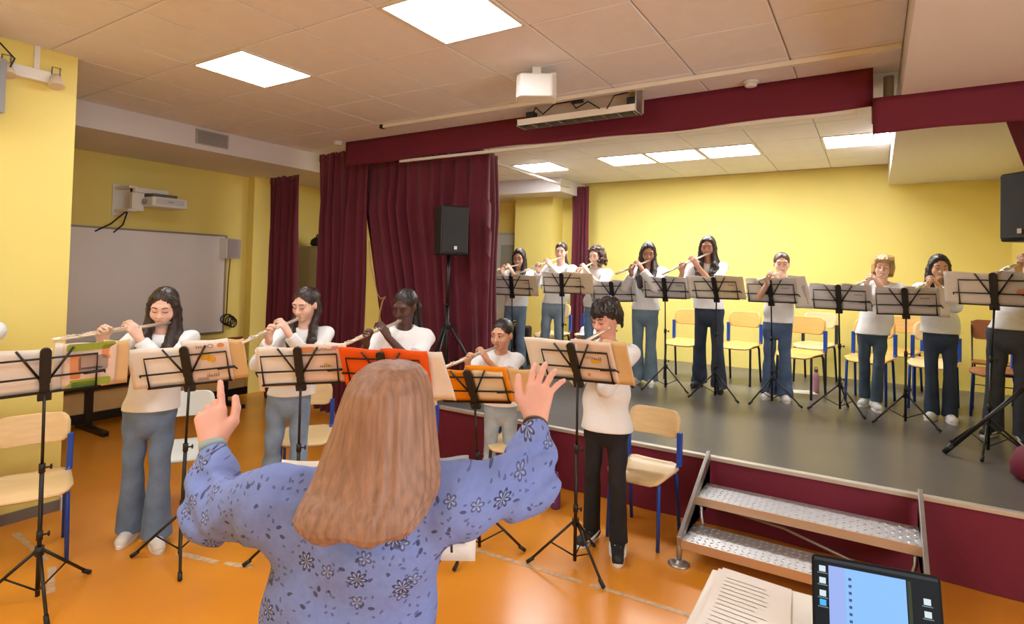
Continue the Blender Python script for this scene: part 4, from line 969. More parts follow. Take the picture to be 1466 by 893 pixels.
def cloth_noise(seed, amp, fx=16.0, fz=24.0):
    r = random.Random(seed); a = [r.uniform(0, 6.3) for _ in range(6)]
    def f(X, Y, Z):
        q = Z * fz + 2.2 * np.sin(X * 11 + a[0]) + 2.0 * np.sin(Y * 13 + a[1])
        w_ = .5 + .5 * np.sin(X * 7 + Y * 9 + Z * 6 + a[2])
        return amp * (w_ * np.sin(q + a[3]) + .6 * np.sin(X * fx + 9 * Z + a[4]) * np.sin(Y * fx * .8 - 7 * Z + a[5]))
    return f

# one flute, copied for each player
def flute_proto():
    t = thing('flute', 'x', 'flute')
    MB().tube([(0, 0, 0), (.66, 0, 0)], .0098, 12).build('tube', M_SILV, t)
    MB().tube([(-.006, 0, 0), (.010, 0, 0)], .0112, 12).build('crown', M_SILV, t); 
    jb = MB()
    for x in (.215, .245, .53): jb.tube([(x, 0, 0), (x + .016, 0, 0)], .0116, 12)
    jb.build('joint_ring', M_SILV, t, kind='stuff')
    MB().plate(rrect(.034, .024, .0115, 5, .085, 0), .0085, .0125).build('lip_plate', M_SILV, t)
    kb = MB()
    for k in range(15):
        x = .27 + k * .0185 if k < 13 else .56 + (k - 13) * .025
        kb.lathe([(.0085, 0), (.0088, .004), (.006, .0052)], 10, Matrix.Translation((x, 0, .0105)))
    kb.tube([(.26, .011, .008), (.52, .011, .008)], .0028, 6); kb.tube([(.54, .011, .008), (.63, .011, .008)], .0028, 6)
    for k in range(9): kb.tube([(.275 + k * .03, .011, .008), (.275 + k * .03, 0, .0145)], .0018, 5)
    kb.build('keys', M_SILV, t, kind='stuff')
    return t
FL = flute_proto(); index_tree(FL); FL_first = [True]

def player(label, foot, z0, e0, e1, rz, head=(0, .2, 0), skin='fair', hair=('long', 'dkbrown'), jeans=('blue', rgb(92, 116, 152)), sleeve='long', feet=None, shoes='white', flare=.085, hscale=1.0, h=.007, flen=.66, hem=.0, eyes='down', flute_label='', dw=None, girth=1.0, legw=1.0, glasses=False, deep=False, rpole=(-.55, .25, -1), top=None):
    root = Vector(at_z(foot[0], foot[1], z0)); rz = math.radians(rz)
    Rw = Matrix.Rotation(-rz, 3, 'Z'); tl = lambda p: np.array(Rw @ (Vector(p) - root))
    R = rotm(math.radians(head[0]) - rz, head[1], head[2])       # head yaw given in world
    wr = depth(root); best = None
    hs = .96 * hscale
    for q in np.linspace(-.45, .3, 61):
        A = Vector(at_w(e0[0], e0[1], wr + q)); dr = ray(*e1); oc = EYE - A; b = oc.dot(dr); c = oc.length_squared - flen ** 2; disc = b * b - c
        Bp = EYE + dr * (-b + (1 if deep else -1) * math.sqrt(disc)) if disc > 0 else EYE + dr * (-b)
        if disc <= 0: Bp = A + (Bp - A).normalized() * flen
        a_, b_ = tl(A), tl(Bp); u = nv(b_ - a_); mouth = a_ + u * .085 + np.array([0, .0, .004])
        hc = mouth - R @ (np.array([0, -.1005, -.0755]) * hs)
        cst = np.hypot(hc[0] * .7, hc[1] + .04)
        if best is None or cst < best[0]: best = (cst, a_, u, hc, A, Bp)
    _, fa, fu, hc, A, Bp = best
    HT = hc[2] + .108 * hs; s = HT / 1.58
    t = thing('person', label, 'person', root, rz, 'flute players')
    sk = SKIN[skin]; B = SDF(); T = head_sdf(B, hc, R, hs)
    N = np.array([hc[0] * .9, hc[1] + .045 * s, hc[2] - .165 * s]); N2 = hc + R @ np.array([0, .022, -.06]) * hs
    B.cap(N2, N + np.array([0, 0, -.02]), .045 * s, .050 * s, k=.03)
    P = np.array([N[0] * .15, N[1] * .2, .53 * HT]); C = N * .82 + P * .18; C[2] = N[2] - .16 * s; Wst = P * .45 + C * .55; Wst[2] = P[2] + .12 * s
    yv = (0, 1, 0); g = girth
    B.cap(C, Wst, .112 * s * g, .095 * s * g, k=.03, n=yv, f=.60).cap(Wst, P, .095 * s * g, .105 * s * g, k=.03, n=yv, f=.62)
    # arms
    SL = N + np.array([.150 * s * g ** .5, .005, -.060 * s]); SR = N + np.array([-.150 * s * g ** .5, -.005, -.060 * s])
    B.cap(SL, SR, .048 * s, k=.03)
    F = lambda q: fa + fu * q
    wl = F(.255) + np.array([.035, -.012, -.062]) * s - fu * .01; wrr = F(.43) + np.array([.012, .060, -.058]) * s
    EL = ik(SL, wl, .275 * s, .235 * s, (.35, -.35, -1)); ER = ik(SR, wrr, .275 * s, .235 * s, rpole)
    for S_, E_, W_ in ((SL, EL, wl), (SR, ER, wrr)):
        B.cap(S_, E_, .042 * s * g ** .5, .034 * s * g ** .5, k=.02); B.cap(E_, W_, .034 * s, .0235 * s, k=.02)
    hs2 = .92 * s
    fl_ = nv(F(.262) - wl + np.array([0, -.016, .02])); hand_sdf(B, wl, fl_, -fu, (0, 1, -.2), hs2, [(.10, .35, 1.0, .5), (.02, .45, 1.05, .5), (-.05, .5, 1.05, .5), (-.14, .5, 1.0, .5)], ((.6, .7, .4), (.8, .2, .5), (.9, .0, .4)))
    fr_ = nv(F(.44) - wrr + np.array([0, .012, .035])); hand_sdf(B, wrr, fr_, -fu, (0, -1, -.4), hs2, [(.08, .45, .9, .5), (.02, .5, .95, .5), (-.05, .5, .95, .5), (-.12, .5, .95, .5)], ((.75, .5, .35), (.8, .1, .6), (.9, .0, .4)))
    # legs
    if feet is None: fw = [None, None]; fp = [np.array([-.10 * s, -.02, 0]), np.array([.10 * s, -.02, 0])]
    else: fp = [tl(at_z(a, b, z0)) for a, b in feet]
    for p in fp: p[2] = 0
    hip = [P + np.array([-.073 * s, 0, -.03 * s]), P + np.array([.073 * s, 0, -.03 * s])]
    kn = []
    for i in (0, 1):
        a = fp[i] + np.array([0, .03 * s, .085 * s]); k_ = hip[i] * .5 + a * .5 + np.array([0, -.03 * s, .0]); kn.append(k_)
        B.cap(hip[i], k_, .055 * s, .040 * s, k=.03).cap(k_, a, .042 * s, .030 * s, k=.02).cap(a, fp[i] + np.array([0, -.06, .03]), .026, .02, k=.02)
    B.build('body', sk, t, h)
    face_parts(t, T, R, hs, skin, LIPS[skin], HAIR[hair[1]], eyes)
    # shirt
    Sh = SDF(); sd = hash(label) % 1000; sd = sum(map(ord, label)) % 1000
    hemz = P[2] - .005 * s + hem
    Sh.cap(C, Wst, .146 * s * g, .140 * s * g, k=.04, n=yv, f=.68).cap(Wst, P - np.array([0, 0, .10]), .140 * s * g, .172 * s * g, k=.03, n=yv, f=.74)
    Sh.cap(SL + np.array([-.01, 0, -.002]), SR + np.array([.01, 0, -.002]), .060 * s, k=.05)
    Sh.cap(N + np.array([0, .01, -.03]), N + np.array([0, .01, -.06]), .075 * s, .09 * s, k=.04)
    fs = {'long': .93, 'elbow': .12, 'short': -.38, 'three': .45}[sleeve]
    for S_, E_, W_ in ((SL, EL, wl), (SR, ER, wrr)):
        if fs < 0: Sh.cap(S_, S_ + (E_ - S_) * (1 + fs + .1), .060 * s, .062 * s, k=.03, flat=True)
        else:
            Sh.cap(S_, E_, .060 * s, .053 * s, k=.03); Sh.cap(E_, E_ + (W_ - E_) * fs, .053 * s, .042 * s, k=.03, flat=True)
    Sh.ell(N + np.array([0, -.028, .035]) * s, np.array([.066, .070, .062]) * s, None, .012, -1)
    Sh.noise = cloth_noise(sd, .0095, 22, 30); Sh.cut((0, 0, -1), -hemz)
    shm = M_SHIRT if top is None else top
    Sh.build('shirt', shm, t, h)
    # trousers
    J = SDF(); P2 = P + np.array([0, 0, .03]); lw = legw
    J.cap(P2 + np.array([0, 0, .02]), P2 - np.array([0, 0, .09 * s]), .122 * s * g, .136 * s * g, k=.03, n=yv, f=.70)
    for i in (0, 1):
        a = fp[i] + np.array([0, .03 * s, .0]); J.cap(hip[i], kn[i], .076 * s * lw, .056 * s * lw, k=.010 if i == 0 else .007); J.cap(kn[i], a, .056 * s * lw, flare * s, k=.008)
    J.noise = cloth_noise(sd + 5, .0045, 20, 36); J.cut((0, 0, 1), max(P[2] + .02, hemz + .03) if hem > -.02 else hemz + .05); J.cut((0, 0, -1), -.045 if flare > .06 else -.075)
    J.build('trousers', jeans_mat(*jeans), t, h)
    # shoes
    shc = {'white': rgb(226, 222, 218), 'black': rgb(30, 28, 30), 'grey': rgb(196, 196, 196), 'sport': rgb(34, 36, 40)}[shoes]; shm = mat('shoe_' + shoes, shc, .6)
    for i in (0, 1):
        ang = (-.25, .25)[i]; d = np.array([math.sin(ang), -math.cos(ang), 0]); p = fp[i]
        Q = SDF(); Q.cap(p + d * -.045 * s + (0, 0, .042), p + d * .12 * s + (0, 0, .030), .042, .036, k=.03).cap(p + d * -.03 * s + (0, 0, .05), p + d * -.025 * s + (0, 0, .09), .040, .040, k=.03, flat=True)
        Q.cut((0, 0, -1), -.012); so = Q.build('shoe', shm, t, min(h, .007))
        ol = []
        for k in range(24):
            a = 2 * PI * k / 24; c_, s_ = math.cos(a), math.sin(a); y = s_ * .128 * s + .038 * s; x = c_ * .042 * (1 if s_ > 0 else .95)
            q = p + d * y + np.array([-d[1], d[0], 0]) * x; ol.append((q[0], q[1]))
        MB().plate(ol, .0, .022).build('sole', M_SOLE if shoes != 'black' else M_BLKPL, so, bevel=.004)
        if shoes == 'sport':
            n_ = np.array([-d[1], d[0], 0])
            for sgn in (-1, 1):
                pts = [p + d * y + n_ * sgn * x + (0, 0, z) for y, x, z in ((.10, .030, .035), (.07, .040, .036), (.035, .043, .040), (.0, .044, .050), (-.02, .0435, .060), (-.04, .0425, .062))]
                MB().tube(pts, .009, 6, flat=.6).build('side_stripe', M_SOLE, so)
            MB().tube([p + d * y + n_ * x + (0, 0, z) for y, x, z in ((.05, -.018, .066), (.04, .018, .068), (.03, -.018, .072), (.02, .018, .074), (.01, -.018, .08))], .004, 5).build('lace', M_SOLE, so)
    # hair
    H = SDF(); st_, hcl = hair[:2]; ho = hair[2] if len(hair) > 2 else 0
    E = lambda c, r, k=.02, op=1: H.ell(T(*c), np.array(r) * hs, R, k * hs, op)
    E((0, .022, .029), (.0795, .097, .088), .02)
    def lock(pts, r, k=.02, n=None): H.chain([np.array(p, float) for p in pts], list(r), k=k)
    Nf = lambda x, y, z: N + np.array([x, y, z]) * s
    rr_ = random.Random(sd)
    if st_ in ('boy', 'bob'):
        for k in range(46 if st_ == 'boy' else 40):
            th = 2 * PI * k / 46 * (1 if st_ == 'boy' else 46 / 40) + rr_.uniform(-.06, .06); sx, cy = math.sin(th), math.cos(th)      # cy<0 is the front
            if st_ == 'boy': ze = .026 + .026 * sx + .03 * rr_.random() if cy < -.55 else (-.035 if cy < .2 else -.10) + .035 * rr_.random()
            else: ze = .058 + .01 * rr_.random() if cy < -.6 else -.088 + .012 * rr_.random()
            rx, ry = .083 + .005 * rr_.random(), .099 + .006 * rr_.random(); tw = rr_.uniform(-.2, .2) - (.55 if cy < -.2 and st_ == 'boy' else 0)
            e = (math.sin(th + tw), math.cos(th + tw))
            if st_ == 'bob' and cy < -.25 and cy >= -.6: ze = -.05
            zm = .070 + .022 * rr_.random()
            lock([T(.02 * sx, .02 + .03 * cy, .112), T(.066 * sx, .012 + .075 * cy, zm + .008), T(rx * (sx + e[0]) / 2, .012 + ry * (cy + e[1]) / 2, (zm + ze) / 2), T(rx * e[0] * (.97 if ze < -.05 else 1), .012 + ry * e[1] * .97, ze)], np.array([.016, .018, .0145 if st_ == 'boy' else .016, .004 if st_ == 'boy' else .011]) * hs, .004 if st_ == 'boy' else .006)
        if st_ == 'boy': E((0, -.112, -.055), (.060, .058, .082), .008, -1)
        else:
            E((0, -.115, -.05), (.062, .07, .098), .010, -1); lock([T(0, .085, .0), T(0, .08, -.085)], np.array([.06, .05]) * hs, .03)
    else:
        if st_ == 'curly': E((0, .045, -.035), (.108, .088, .125), .03)
        E((0, -.118, -.032), (.067, .080, .116), .010, -1)
        if st_ not in ('bun', 'pony', 'braids'): H.cap(T(.004, -.075, .082), T(.004, .03, .124), .0028 * hs, k=.004, op=-1)
    if st_ in ('long', 'longwavy'):
        for x in (-1, 1):
            lock([T(x * .045, -.045, .075), T(x * .070, -.030, .02), T(x * .071, -.030, -.04), T(x * .066, -.028, -.09), Nf(x * .070 + ho * .4, -.075, -.045), Nf(x * .066 + ho, -.124, -.13), Nf(x * .06 + ho * 1.6, -.138, -.22)], np.array([.012, .016, .018, .024, .036, .042, .030]) * s, .012)
            lock([T(x * .064, .01, .04), T(x * .074, .008, -.03), T(x * .074, .0, -.09), Nf(x * .085, -.02, -.0), Nf(x * .08, -.09, -.09)], np.array([.022, .026, .028, .03, .02]) * s, .012)
            if st_ == 'longwavy':
                for q in range(5): lock([Nf(x * (.07 + .02 * math.sin(q * 2)), -.10 - .008 * q, -.03 - .045 * q), Nf(x * (.085 + .015 * math.cos(q * 2)), -.11, -.06 - .045 * q)], np.array([.03, .026]) * s, .01)
        lock([T(0, .09, .02), T(0, .092, -.07), Nf(0, .075, -.06), Nf(0, .10, -.2)], np.array([.058, .058, .056, .04]) * s, .04)
    if st_ == 'halftie':
        for x in (-1, 1):
            lock([T(x * .072, .04, -.01), T(x * .070, .035, -.08), Nf(x * .07, -.04, -.0), Nf(x * .068, -.115, -.09), Nf(x * .06, -.135, -.2)], np.array([.022, .026, .03, .034, .022]) * s, .014)
        lock([T(0, .09, .02), T(0, .09, -.07), Nf(0, .09, -.06)], np.array([.056, .05, .036]) * s, .04)
    if st_ in ('pony', 'braids'):
        lock([T(0, .095, .03), T(0.0, .120, .01), T(.02, .125, -.07), Nf(.055, .085, -.02), Nf(.08, .10, -.16)], np.array([.028, .030, .032, .028, .016]) * s)
        if st_ == 'braids':
            for q in range(5): lock([T(-.03 + .02 * q, .10, .02), Nf(.0 + .03 * q, .09, -.02), Nf(.03 + .03 * q, .095, -.20)], np.array([.012, .013, .010]) * s, .004)
    if st_ == 'bun': lock([T(0, .10, .04), T(0, .120, .045)], np.array([.030, .036]) * s)
    if st_ == 'curly':
        for k in range(190):
            th = rr_.uniform(0, 2 * PI); z = rr_.uniform(-.15, .11); rad = .074 + .045 * min(1, max(0, (.11 - z) / .18)) ** .7; rad *= 1 if z < .07 else .8 - 6 * (z - .07)
            x, y = rad * math.sin(th), .028 + rad * math.cos(th)
            if y < -.015 and abs(x) < .066 and z < .066: continue
            q = .017 * (.8 + .5 * rr_.random()); E((x, y, z), (q, q, q * 1.2), .006)
    ph_ = rr_.uniform(0, 6)
    H.noise = lambda X, Y, Z: (.0016 * np.sin(46 * np.arctan2(X - hc[0] - .004, Y - hc[1] - .02) + 9 * np.sin(Z * 5 + ph_)) + .0012 * np.sin(X * 210 + 3 * np.sin(Z * 18)) * np.sin(Y * 190 + 2 * np.sin(Z * 15))) + 0 * Z
    H.build('hair', HAIR[hcl], t, min(h, .0062), 0)
    if glasses:
        gm = MB()
        for x in (-1, 1): gm.tube([T(x * .031 + .02 * math.cos(a), -.104, -.002 + .017 * math.sin(a)) for a in [2 * PI * k / 14 for k in range(15)]], .0022, 6); gm.tube([T(x * .05, -.103, 0), T(x * .078, .01, .004)], .002, 5)
        gm.tube([T(-.011, -.106, 0), T(.011, -.106, 0)], .002, 5); gm.build('glasses', M_BLACK, t)
    # flute
    if FL_first[0]: f = FL; FL_first[0] = False
    else: f = copy_tree(FL)
    x = (Bp - A).normalized(); z = Vector((0, 0, 1)); y = z.cross(x).normalized(); z = x.cross(y)
    f.matrix_world = Matrix(((x.x, y.x, z.x, A.x), (x.y, y.y, z.y, A.y), (x.z, y.z, z.z, A.z), (0, 0, 0, 1)))
    f['label'] = flute_label; f['group'] = 'silver flutes'
    return t
HF, HK = .0052, .0068
player('girl with long straight dark hair, white long-sleeved top, jeans, below the whiteboard', (205, 778), 0, (247, 461), (75, 487), 58, (50, .34, .04), 'fair', ('long', 'dkbrown', -.035), ('greyblue', rgb(106, 128, 160)), 'long', [(186, 770), (222, 780)], 'white', .092, h=HF, flute_label='flute of the long-haired girl below the whiteboard', legw=1.0)
player('girl with dark hair half tied, light blue jeans, left of conductor\'s head', (405, 735), 0, (437, 452), (345, 491), 46, (18, .30, .05), 'fair', ('halftie', 'dkbrown'), ('lightblue', rgb(128, 150, 180)), 'long', None, 'white', .075, h=HF, flute_label='flute of the girl whose jeans show left of conductor\'s head')
player('girl with dark skin and dark hair drawn back, white t-shirt, directly above conductor\'s head', (568, 735), 0, (583, 455), (482, 498), 40, (12, .38, .05), 'dark', ('braids', 'black'), ('blue2', rgb(80, 100, 140)), 'short', None, 'white', .075, h=HF, girth=1.18, flute_label='flute above the conductor\'s head, before the dark red curtain')
player('small girl with hair in a bun and light grey jeans, by the stage', (714, 715), 0, (720, 493), (636, 526), 36, (6, .14, .0), 'olive', ('bun', 'dkbrown'), ('lightgrey', rgb(170, 182, 192)), 'short', None, 'white', .075, h=HF, eyes='open', flute_label='flute of the small girl behind the yellow-orange folder')
player('boy with thick dark hair, untucked white shirt and black trousers, at the stage front', (865, 786), 0, (872, 469), (748, 541), 8, (-18, .34, .10), 'rosy', ('boy', 'black'), ('black', rgb(30, 30, 36)), 'elbow', [(845, 773), (884, 795)], 'sport', .058, h=HF, flute_label='flute of the boy in black trousers', hem=-.07, legw=.95, deep=True, rpole=(.1, .8, -.6))
player('leftmost girl on stage with shoulder-length black hair and glasses', (735, 529), HS, (746, 378), (700, 389), 15, (14, .28, .0), 'olive', ('long', 'black'), ('mid', rgb(116, 140, 164)), 'three', None, 'black', .08, h=HK, glasses=True, flute_label='flute of the leftmost girl on stage')
player('girl with dark hair tied low, white top and grey-blue jeans, second from left on stage', (789, 531), HS, (808, 366), (745, 390), 12, (16, .12, .1), 'fair', ('pony', 'dkbrown'), ('steel', rgb(138, 156, 174)), 'long', None, 'white', .075, h=HK, flute_label='flute of the second girl from left on stage')
player('girl with big curly brown hair on stage, above the boy\'s music', (852, 536), HS, (854, 373), (808, 398), 12, (-2, .22, .0), 'fair', ('curly', 'curly'), ('blue3', rgb(108, 132, 158)), 'three', None, 'white', .075, h=HK, flute_label='flute of the curly-haired girl on stage')
player('girl with straight brown hair, white top and flared teal-blue jeans, fourth from left on stage', (921, 550), HS, (934, 371), (882, 392), 8, (22, .36, .06), 'tan', ('long', 'dkbrown'), ('teal', rgb(112, 134, 150)), 'long', [(912, 548), (931, 551)], 'white', .088, h=HK, flute_label='flute of the girl in flared teal-blue jeans')
player('tallest girl on stage with long wavy black hair and dark flared jeans', (1014, 557), HS, (1020, 360), (948, 393), 4, (4, .26, .05), 'tan', ('longwavy', 'black'), ('navy', rgb(46, 56, 76)), 'short', [(1000, 553), (1029, 561)], 'black', .085, h=HK, flute_label='flute of the tallest girl on stage')
player('girl with smoothly tied-back brown hair and mid-blue flared jeans on stage', (1111, 572), HS, (1125, 387), (1080, 404), 4, (10, .12, .0), 'fair', ('bun', 'brown'), ('mid2', rgb(84, 106, 144)), 'short', [(1100, 570), (1123, 574)], 'white', .088, h=HK, flute_label='flute of the girl with smoothly tied-back brown hair')
player('fair-haired child in a loose white t-shirt and cropped dark jeans on stage', (1246, 584), HS, (1268, 392), (1222, 409), 0, (-2, .06, .1), 'fair', ('bob', 'blond'), ('dteal', rgb(66, 84, 104)), 'short', [(1238, 580), (1254, 587)], 'grey', .056, h=HK, hem=-.06, legw=.92, flute_label='flute of the fair-haired child')
player('girl with long straight black hair, white top and dark blue jeans, right part of stage', (1346, 602), HS, (1352, 394), (1310, 414), -4, (8, .2, .05), 'olive', ('long', 'black'), ('dnavy', rgb(52, 66, 90)), 'long', [(1334, 600), (1360, 604)], 'white', .068, h=HK, legw=.9, flute_label='flute of the black-haired girl right of the fair-haired child')
player('rightmost player on stage in dark grey jeans, head beyond the picture edge', (1442, 630), HS, (1497, 360), (1430, 391), -14, (0, .2, .05), 'fair', ('pony', 'brown'), ('charcoal', rgb(66, 70, 82)), 'short', [(1420, 623), (1466, 634)], 'sport', .07, h=HK, flute_label='flute of the rightmost player, at the picture\'s right edge', legw=1.0)

player('player at the left picture edge, only a white sleeve showing, by leftmost stand', (-70, 800), 0, (-58, 440), (-208, 470), 75, (50, .2, 0), 'fair', ('bob', 'brown'), ('greyblue', rgb(96, 118, 150)), 'long', None, 'white', .075, h=.009, flute_label='flute of the player beyond the left picture edge')

# ================================================================== THE CONDUCTOR (seen from behind)
rootC = at_w(515, 700, 1.30); rootC.z = 0
RC = Matrix.Rotation(-YAW, 3, 'Z')
def lc(px, py, wd): return np.array(RC @ (at_w(px, py, wd) - rootC))
t = thing('person', 'conductor seen from behind with long straight auburn hair and blue flowered blouse, both arms raised', 'person', rootC, YAW)
B = SDF(); hs = 1.0
hc = lc(556, 590, 1.285); R = rotm(PI, .10, 0)
T = head_sdf(B, hc, R, hs)
Nb = lc(540, 700, 1.30); Ch = lc(516, 775, 1.32); Ws = lc(497, 885, 1.32); Hp = Ws.copy(); Hp[2] = .80
B.cap(hc + np.array([0, -.01, -.06]), Nb, .052, .056, k=.03); B.cap(Ch, Ws, .15, .15, k=.04, n=(0, 1, 0), f=.62).cap(Ws, Hp, .15, .155, k=.04, n=(0, 1, 0), f=.66)
SLc, SRc = lc(396, 722, 1.31), lc(648, 716, 1.31); ELc, ERc = lc(307, 732, 1.47), lc(754, 692, 1.47); WLc, WRc = lc(305, 640, 1.64), lc(767, 604, 1.64)
B.cap(SLc, SRc, .05, k=.04)
for a, b, c in ((SLc, ELc, WLc), (SRc, ERc, WRc)): B.cap(a, b, .050, .042, k=.02).cap(b, c, .042, .0285, k=.02)
KL, KR = lc(301, 588, 1.69), lc(773, 556, 1.69)
hand_sdf(B, WLc, KL - WLc, (1, .25, 0), (.1, 1, -.35), 1.22, [(-.02, .10, .2, .1), (-.02, .75, .6, .3), (-.06, .85, .7, .3), (-.12, .9, .8, .4)], ((.72, .70, .1), (.97, .24, .05), (1, .02, -.05)))
hand_sdf(B, WRc, KR - WRc, (-1, .15, 0), (-.1, 1, -.3), 1.16, [(-.02, .2, .3, .2), (-.14, .25, .3, .2), (-.28, .3, .35, .2), (-.55, .3, .35, .2)], ((.72, .66, .0), (.95, .28, .0), (1, .08, -.05)))
hips = [Hp + np.array([x, 0, -.03]) for x in (-.09, .09)]; feetC = [np.array([x, .0, 0]) + np.array([Hp[0], Hp[1], 0]) for x in (-.12, .12)]
for a, b in zip(hips, feetC): k_ = a * .5 + b * .5 + np.array([0, .02, .03]); B.cap(a, k_, .07, .048, k=.03).cap(k_, b + (0, -.02, .08), .048, .035, k=.02).cap(b + (0, -.02, .07), b + (0, .10, .03), .03, .025, k=.02)
B.build('body', SKIN['rosy'], t, .0042)
face_parts(t, T, R, hs, 'fair', LIPS['fair'], HAIR['brown'], 'open')

# blouse
M_BL = bpy.data.materials.new('blue_flowered_cotton'); M_BL.use_nodes = True
nt = M_BL.node_tree; N_, L_ = nt.nodes, nt.links; bs = N_['Principled BSDF']; bs.inputs['Roughness'].default_value = .85
tc = N_.new('ShaderNodeTexCoord')
def mth(op, a, b=None, c=None):
    n = N_.new('ShaderNodeMath'); n.operation = op
    for i, v in enumerate((a, b, c)):
        if v is None: continue
        if isinstance(v, (int, float)): n.inputs[i].default_value = v
        else: L_.new(v, n.inputs[i])
    return n.outputs[0]
sx = N_.new('ShaderNodeSeparateXYZ'); L_.new(tc.outputs['Object'], sx.inputs[0])
cb = N_.new('ShaderNodeCombineXYZ'); L_.new(sx.outputs[0], cb.inputs[0]); L_.new(sx.outputs[2], cb.inputs[1])
dn = N_.new('ShaderNodeTexNoise'); dn.inputs['Scale'].default_value = 60; L_.new(cb.outputs[0], dn.inputs['Vector'])
def vor(scale, rnd, off):
    mp = N_.new('ShaderNodeMapping'); mp.inputs['Location'].default_value = (off, off * .7, 0); mp.inputs['Scale'].default_value = (scale, scale, scale); L_.new(cb.outputs[0], mp.inputs[0])
    v = N_.new('ShaderNodeTexVoronoi'); v.voronoi_dimensions = '2D'; v.inputs['Scale'].default_value = 1; v.inputs['Randomness'].default_value = rnd; L_.new(mp.outputs[0], v.inputs['Vector'])
    sb = N_.new('ShaderNodeVectorMath'); sb.operation = 'SUBTRACT'; L_.new(mp.outputs[0], sb.inputs[0]); L_.new(v.outputs['Position'], sb.inputs[1])
    sp = N_.new('ShaderNodeSeparateXYZ'); L_.new(sb.outputs[0], sp.inputs[0]); sc = N_.new('ShaderNodeSeparateColor'); L_.new(v.outputs['Color'], sc.inputs[0])
    return sp.outputs[0], sp.outputs[1], v.outputs['Distance'], sc.outputs[0], sc.outputs[1]
def petals(scale, rnd, off, n, rad, lo):
    x, y, d, c1, c2 = vor(scale, rnd, off); ang = mth('ARCTAN2', y, x); ang = mth('ADD', ang, mth('MULTIPLY', c2, 6.28))
    pt = mth('ABSOLUTE', mth('COSINE', mth('MULTIPLY', ang, n / 2)))
    r = mth('MULTIPLY', mth('ADD', .45, mth('MULTIPLY', pt, .55)), rad)
    inside = mth('LESS_THAN', d, r); core = mth('LESS_THAN', d, rad * .26); rim = mth('GREATER_THAN', d, mth('MULTIPLY', r, .72)); vein = mth('GREATER_THAN', pt, .80)
    on = mth('GREATER_THAN', c1, lo)
    dark = mth('MULTIPLY', mth('MAXIMUM', rim, mth('SUBTRACT', 1, vein)), mth('MULTIPLY', inside, on))
    lite = mth('MULTIPLY', mth('MULTIPLY', inside, on), mth('MAXIMUM', core, mth('SUBTRACT', 1, rim)))
    return dark, lite
def dots(scale, rnd, off, rad, lo, asp=2.2):
    x, y, d, c1, c2 = vor(scale, rnd, off); a = mth('MULTIPLY', c2, 6.28); ca, sa = mth('COSINE', a), mth('SINE', a)
    u = mth('ADD', mth('MULTIPLY', x, ca), mth('MULTIPLY', y, sa)); v_ = mth('MULTIPLY', mth('SUBTRACT', mth('MULTIPLY', y, ca), mth('MULTIPLY', x, sa)), asp)
    dd = mth('SQRT', mth('ADD', mth('MULTIPLY', u, u), mth('MULTIPLY', v_, v_)))
    return mth('MULTIPLY', mth('LESS_THAN', dd, rad), mth('GREATER_THAN', c1, lo))
d1, l1 = petals(10.5, .8, 3.3, 8, .225, .34); d2, l2 = petals(12.5, .85, 7.1, 5, .20, .5)
s1 = dots(34, .95, 1.7, .24, .55, 1.8); s2 = dots(60, 1, 5.2, .24, .70, 1.6); s3 = dots(46, 1, 9.4, .26, .80, 2.4)
msk = N_.new('ShaderNodeTexNoise'); msk.inputs['Scale'].default_value = 16; L_.new(cb.outputs[0], msk.inputs['Vector'])
s1 = mth('MULTIPLY', s1, mth('GREATER_THAN', msk.outputs[0], .50))
def mixc(fac, a, b):
    m = N_.new('ShaderNodeMix'); m.data_type = 'RGBA'
    if isinstance(fac, (int, float)): m.inputs[0].default_value = fac
    else: L_.new(fac, m.inputs[0])
    for i, v in ((6, a), (7, b)):
        if isinstance(v, tuple): m.inputs[i].default_value = v
        else: L_.new(v, m.inputs[i])
    return m.outputs[2]
bc = mixc(dn.outputs[0], rgb(112, 130, 194), rgb(130, 147, 206))
bc = mixc(mth('MULTIPLY', mth('MAXIMUM', s2, s3), .65), bc, rgb(64, 70, 120))
bc = mixc(mth('MULTIPLY', s1, .8), bc, rgb(50, 52, 82)); 
bc = mixc(mth('MULTIPLY', mth('MAXIMUM', l1, l2), .45), bc, rgb(176, 184, 220)); bc = mixc(mth('MULTIPLY', d2, .75), bc, rgb(60, 64, 98)); bc = mixc(mth('MULTIPLY', d1, .9), bc, rgb(44, 47, 72))
L_.new(bc, bs.inputs['Base Color'])
bn = N_.new('ShaderNodeTexNoise'); bn.inputs['Scale'].default_value = 38; bn.inputs['Detail'].default_value = 3; L_.new(tc.outputs['Object'], bn.inputs['Vector'])
bp = N_.new('ShaderNodeBump'); bp.inputs['Strength'].default_value = .25; bp.inputs['Distance'].default_value = .01; L_.new(bn.outputs[0], bp.inputs['Height']); L_.new(bp.outputs[0], bs.inputs['Normal'])

S_ = SDF()
S_.cap(Ch + (0, 0, -.03), Ws, .190, .186, k=.05, n=(0, 1, 0), f=.66).cap(Ws, Hp, .186, .195, k=.03, n=(0, 1, 0), f=.70)
S_.cap(SLc, SRc, .068, k=.07); S_.cap(Nb + (0, -.01, -.05), Nb + (0, -.01, -.10), .10, .13, k=.05, n=(0, 1, 0), f=.7)
for a, b, c in ((SLc, ELc, WLc), (SRc, ERc, WRc)):
    S_.cap(a, b, .082, .074, k=.05); S_.cap(b, b + (c - b) * .45, .073, .062, k=.03); S_.cap(b + (c - b) * .4, b + (c - b) * .86, .064, .042, k=.025, flat=True)
    S_.cap(b + (c - b) * .80, b + (c - b) * .90, .040, .041, k=.006, flat=True)
S_.cap(SLc + (-.02, -.02, .055), SLc + (.05, -.02, .065), .022, .028, k=.03); S_.cap(SRc + (.02, -.02, .05), SRc + (-.05, -.02, .065), .022, .028, k=.03)
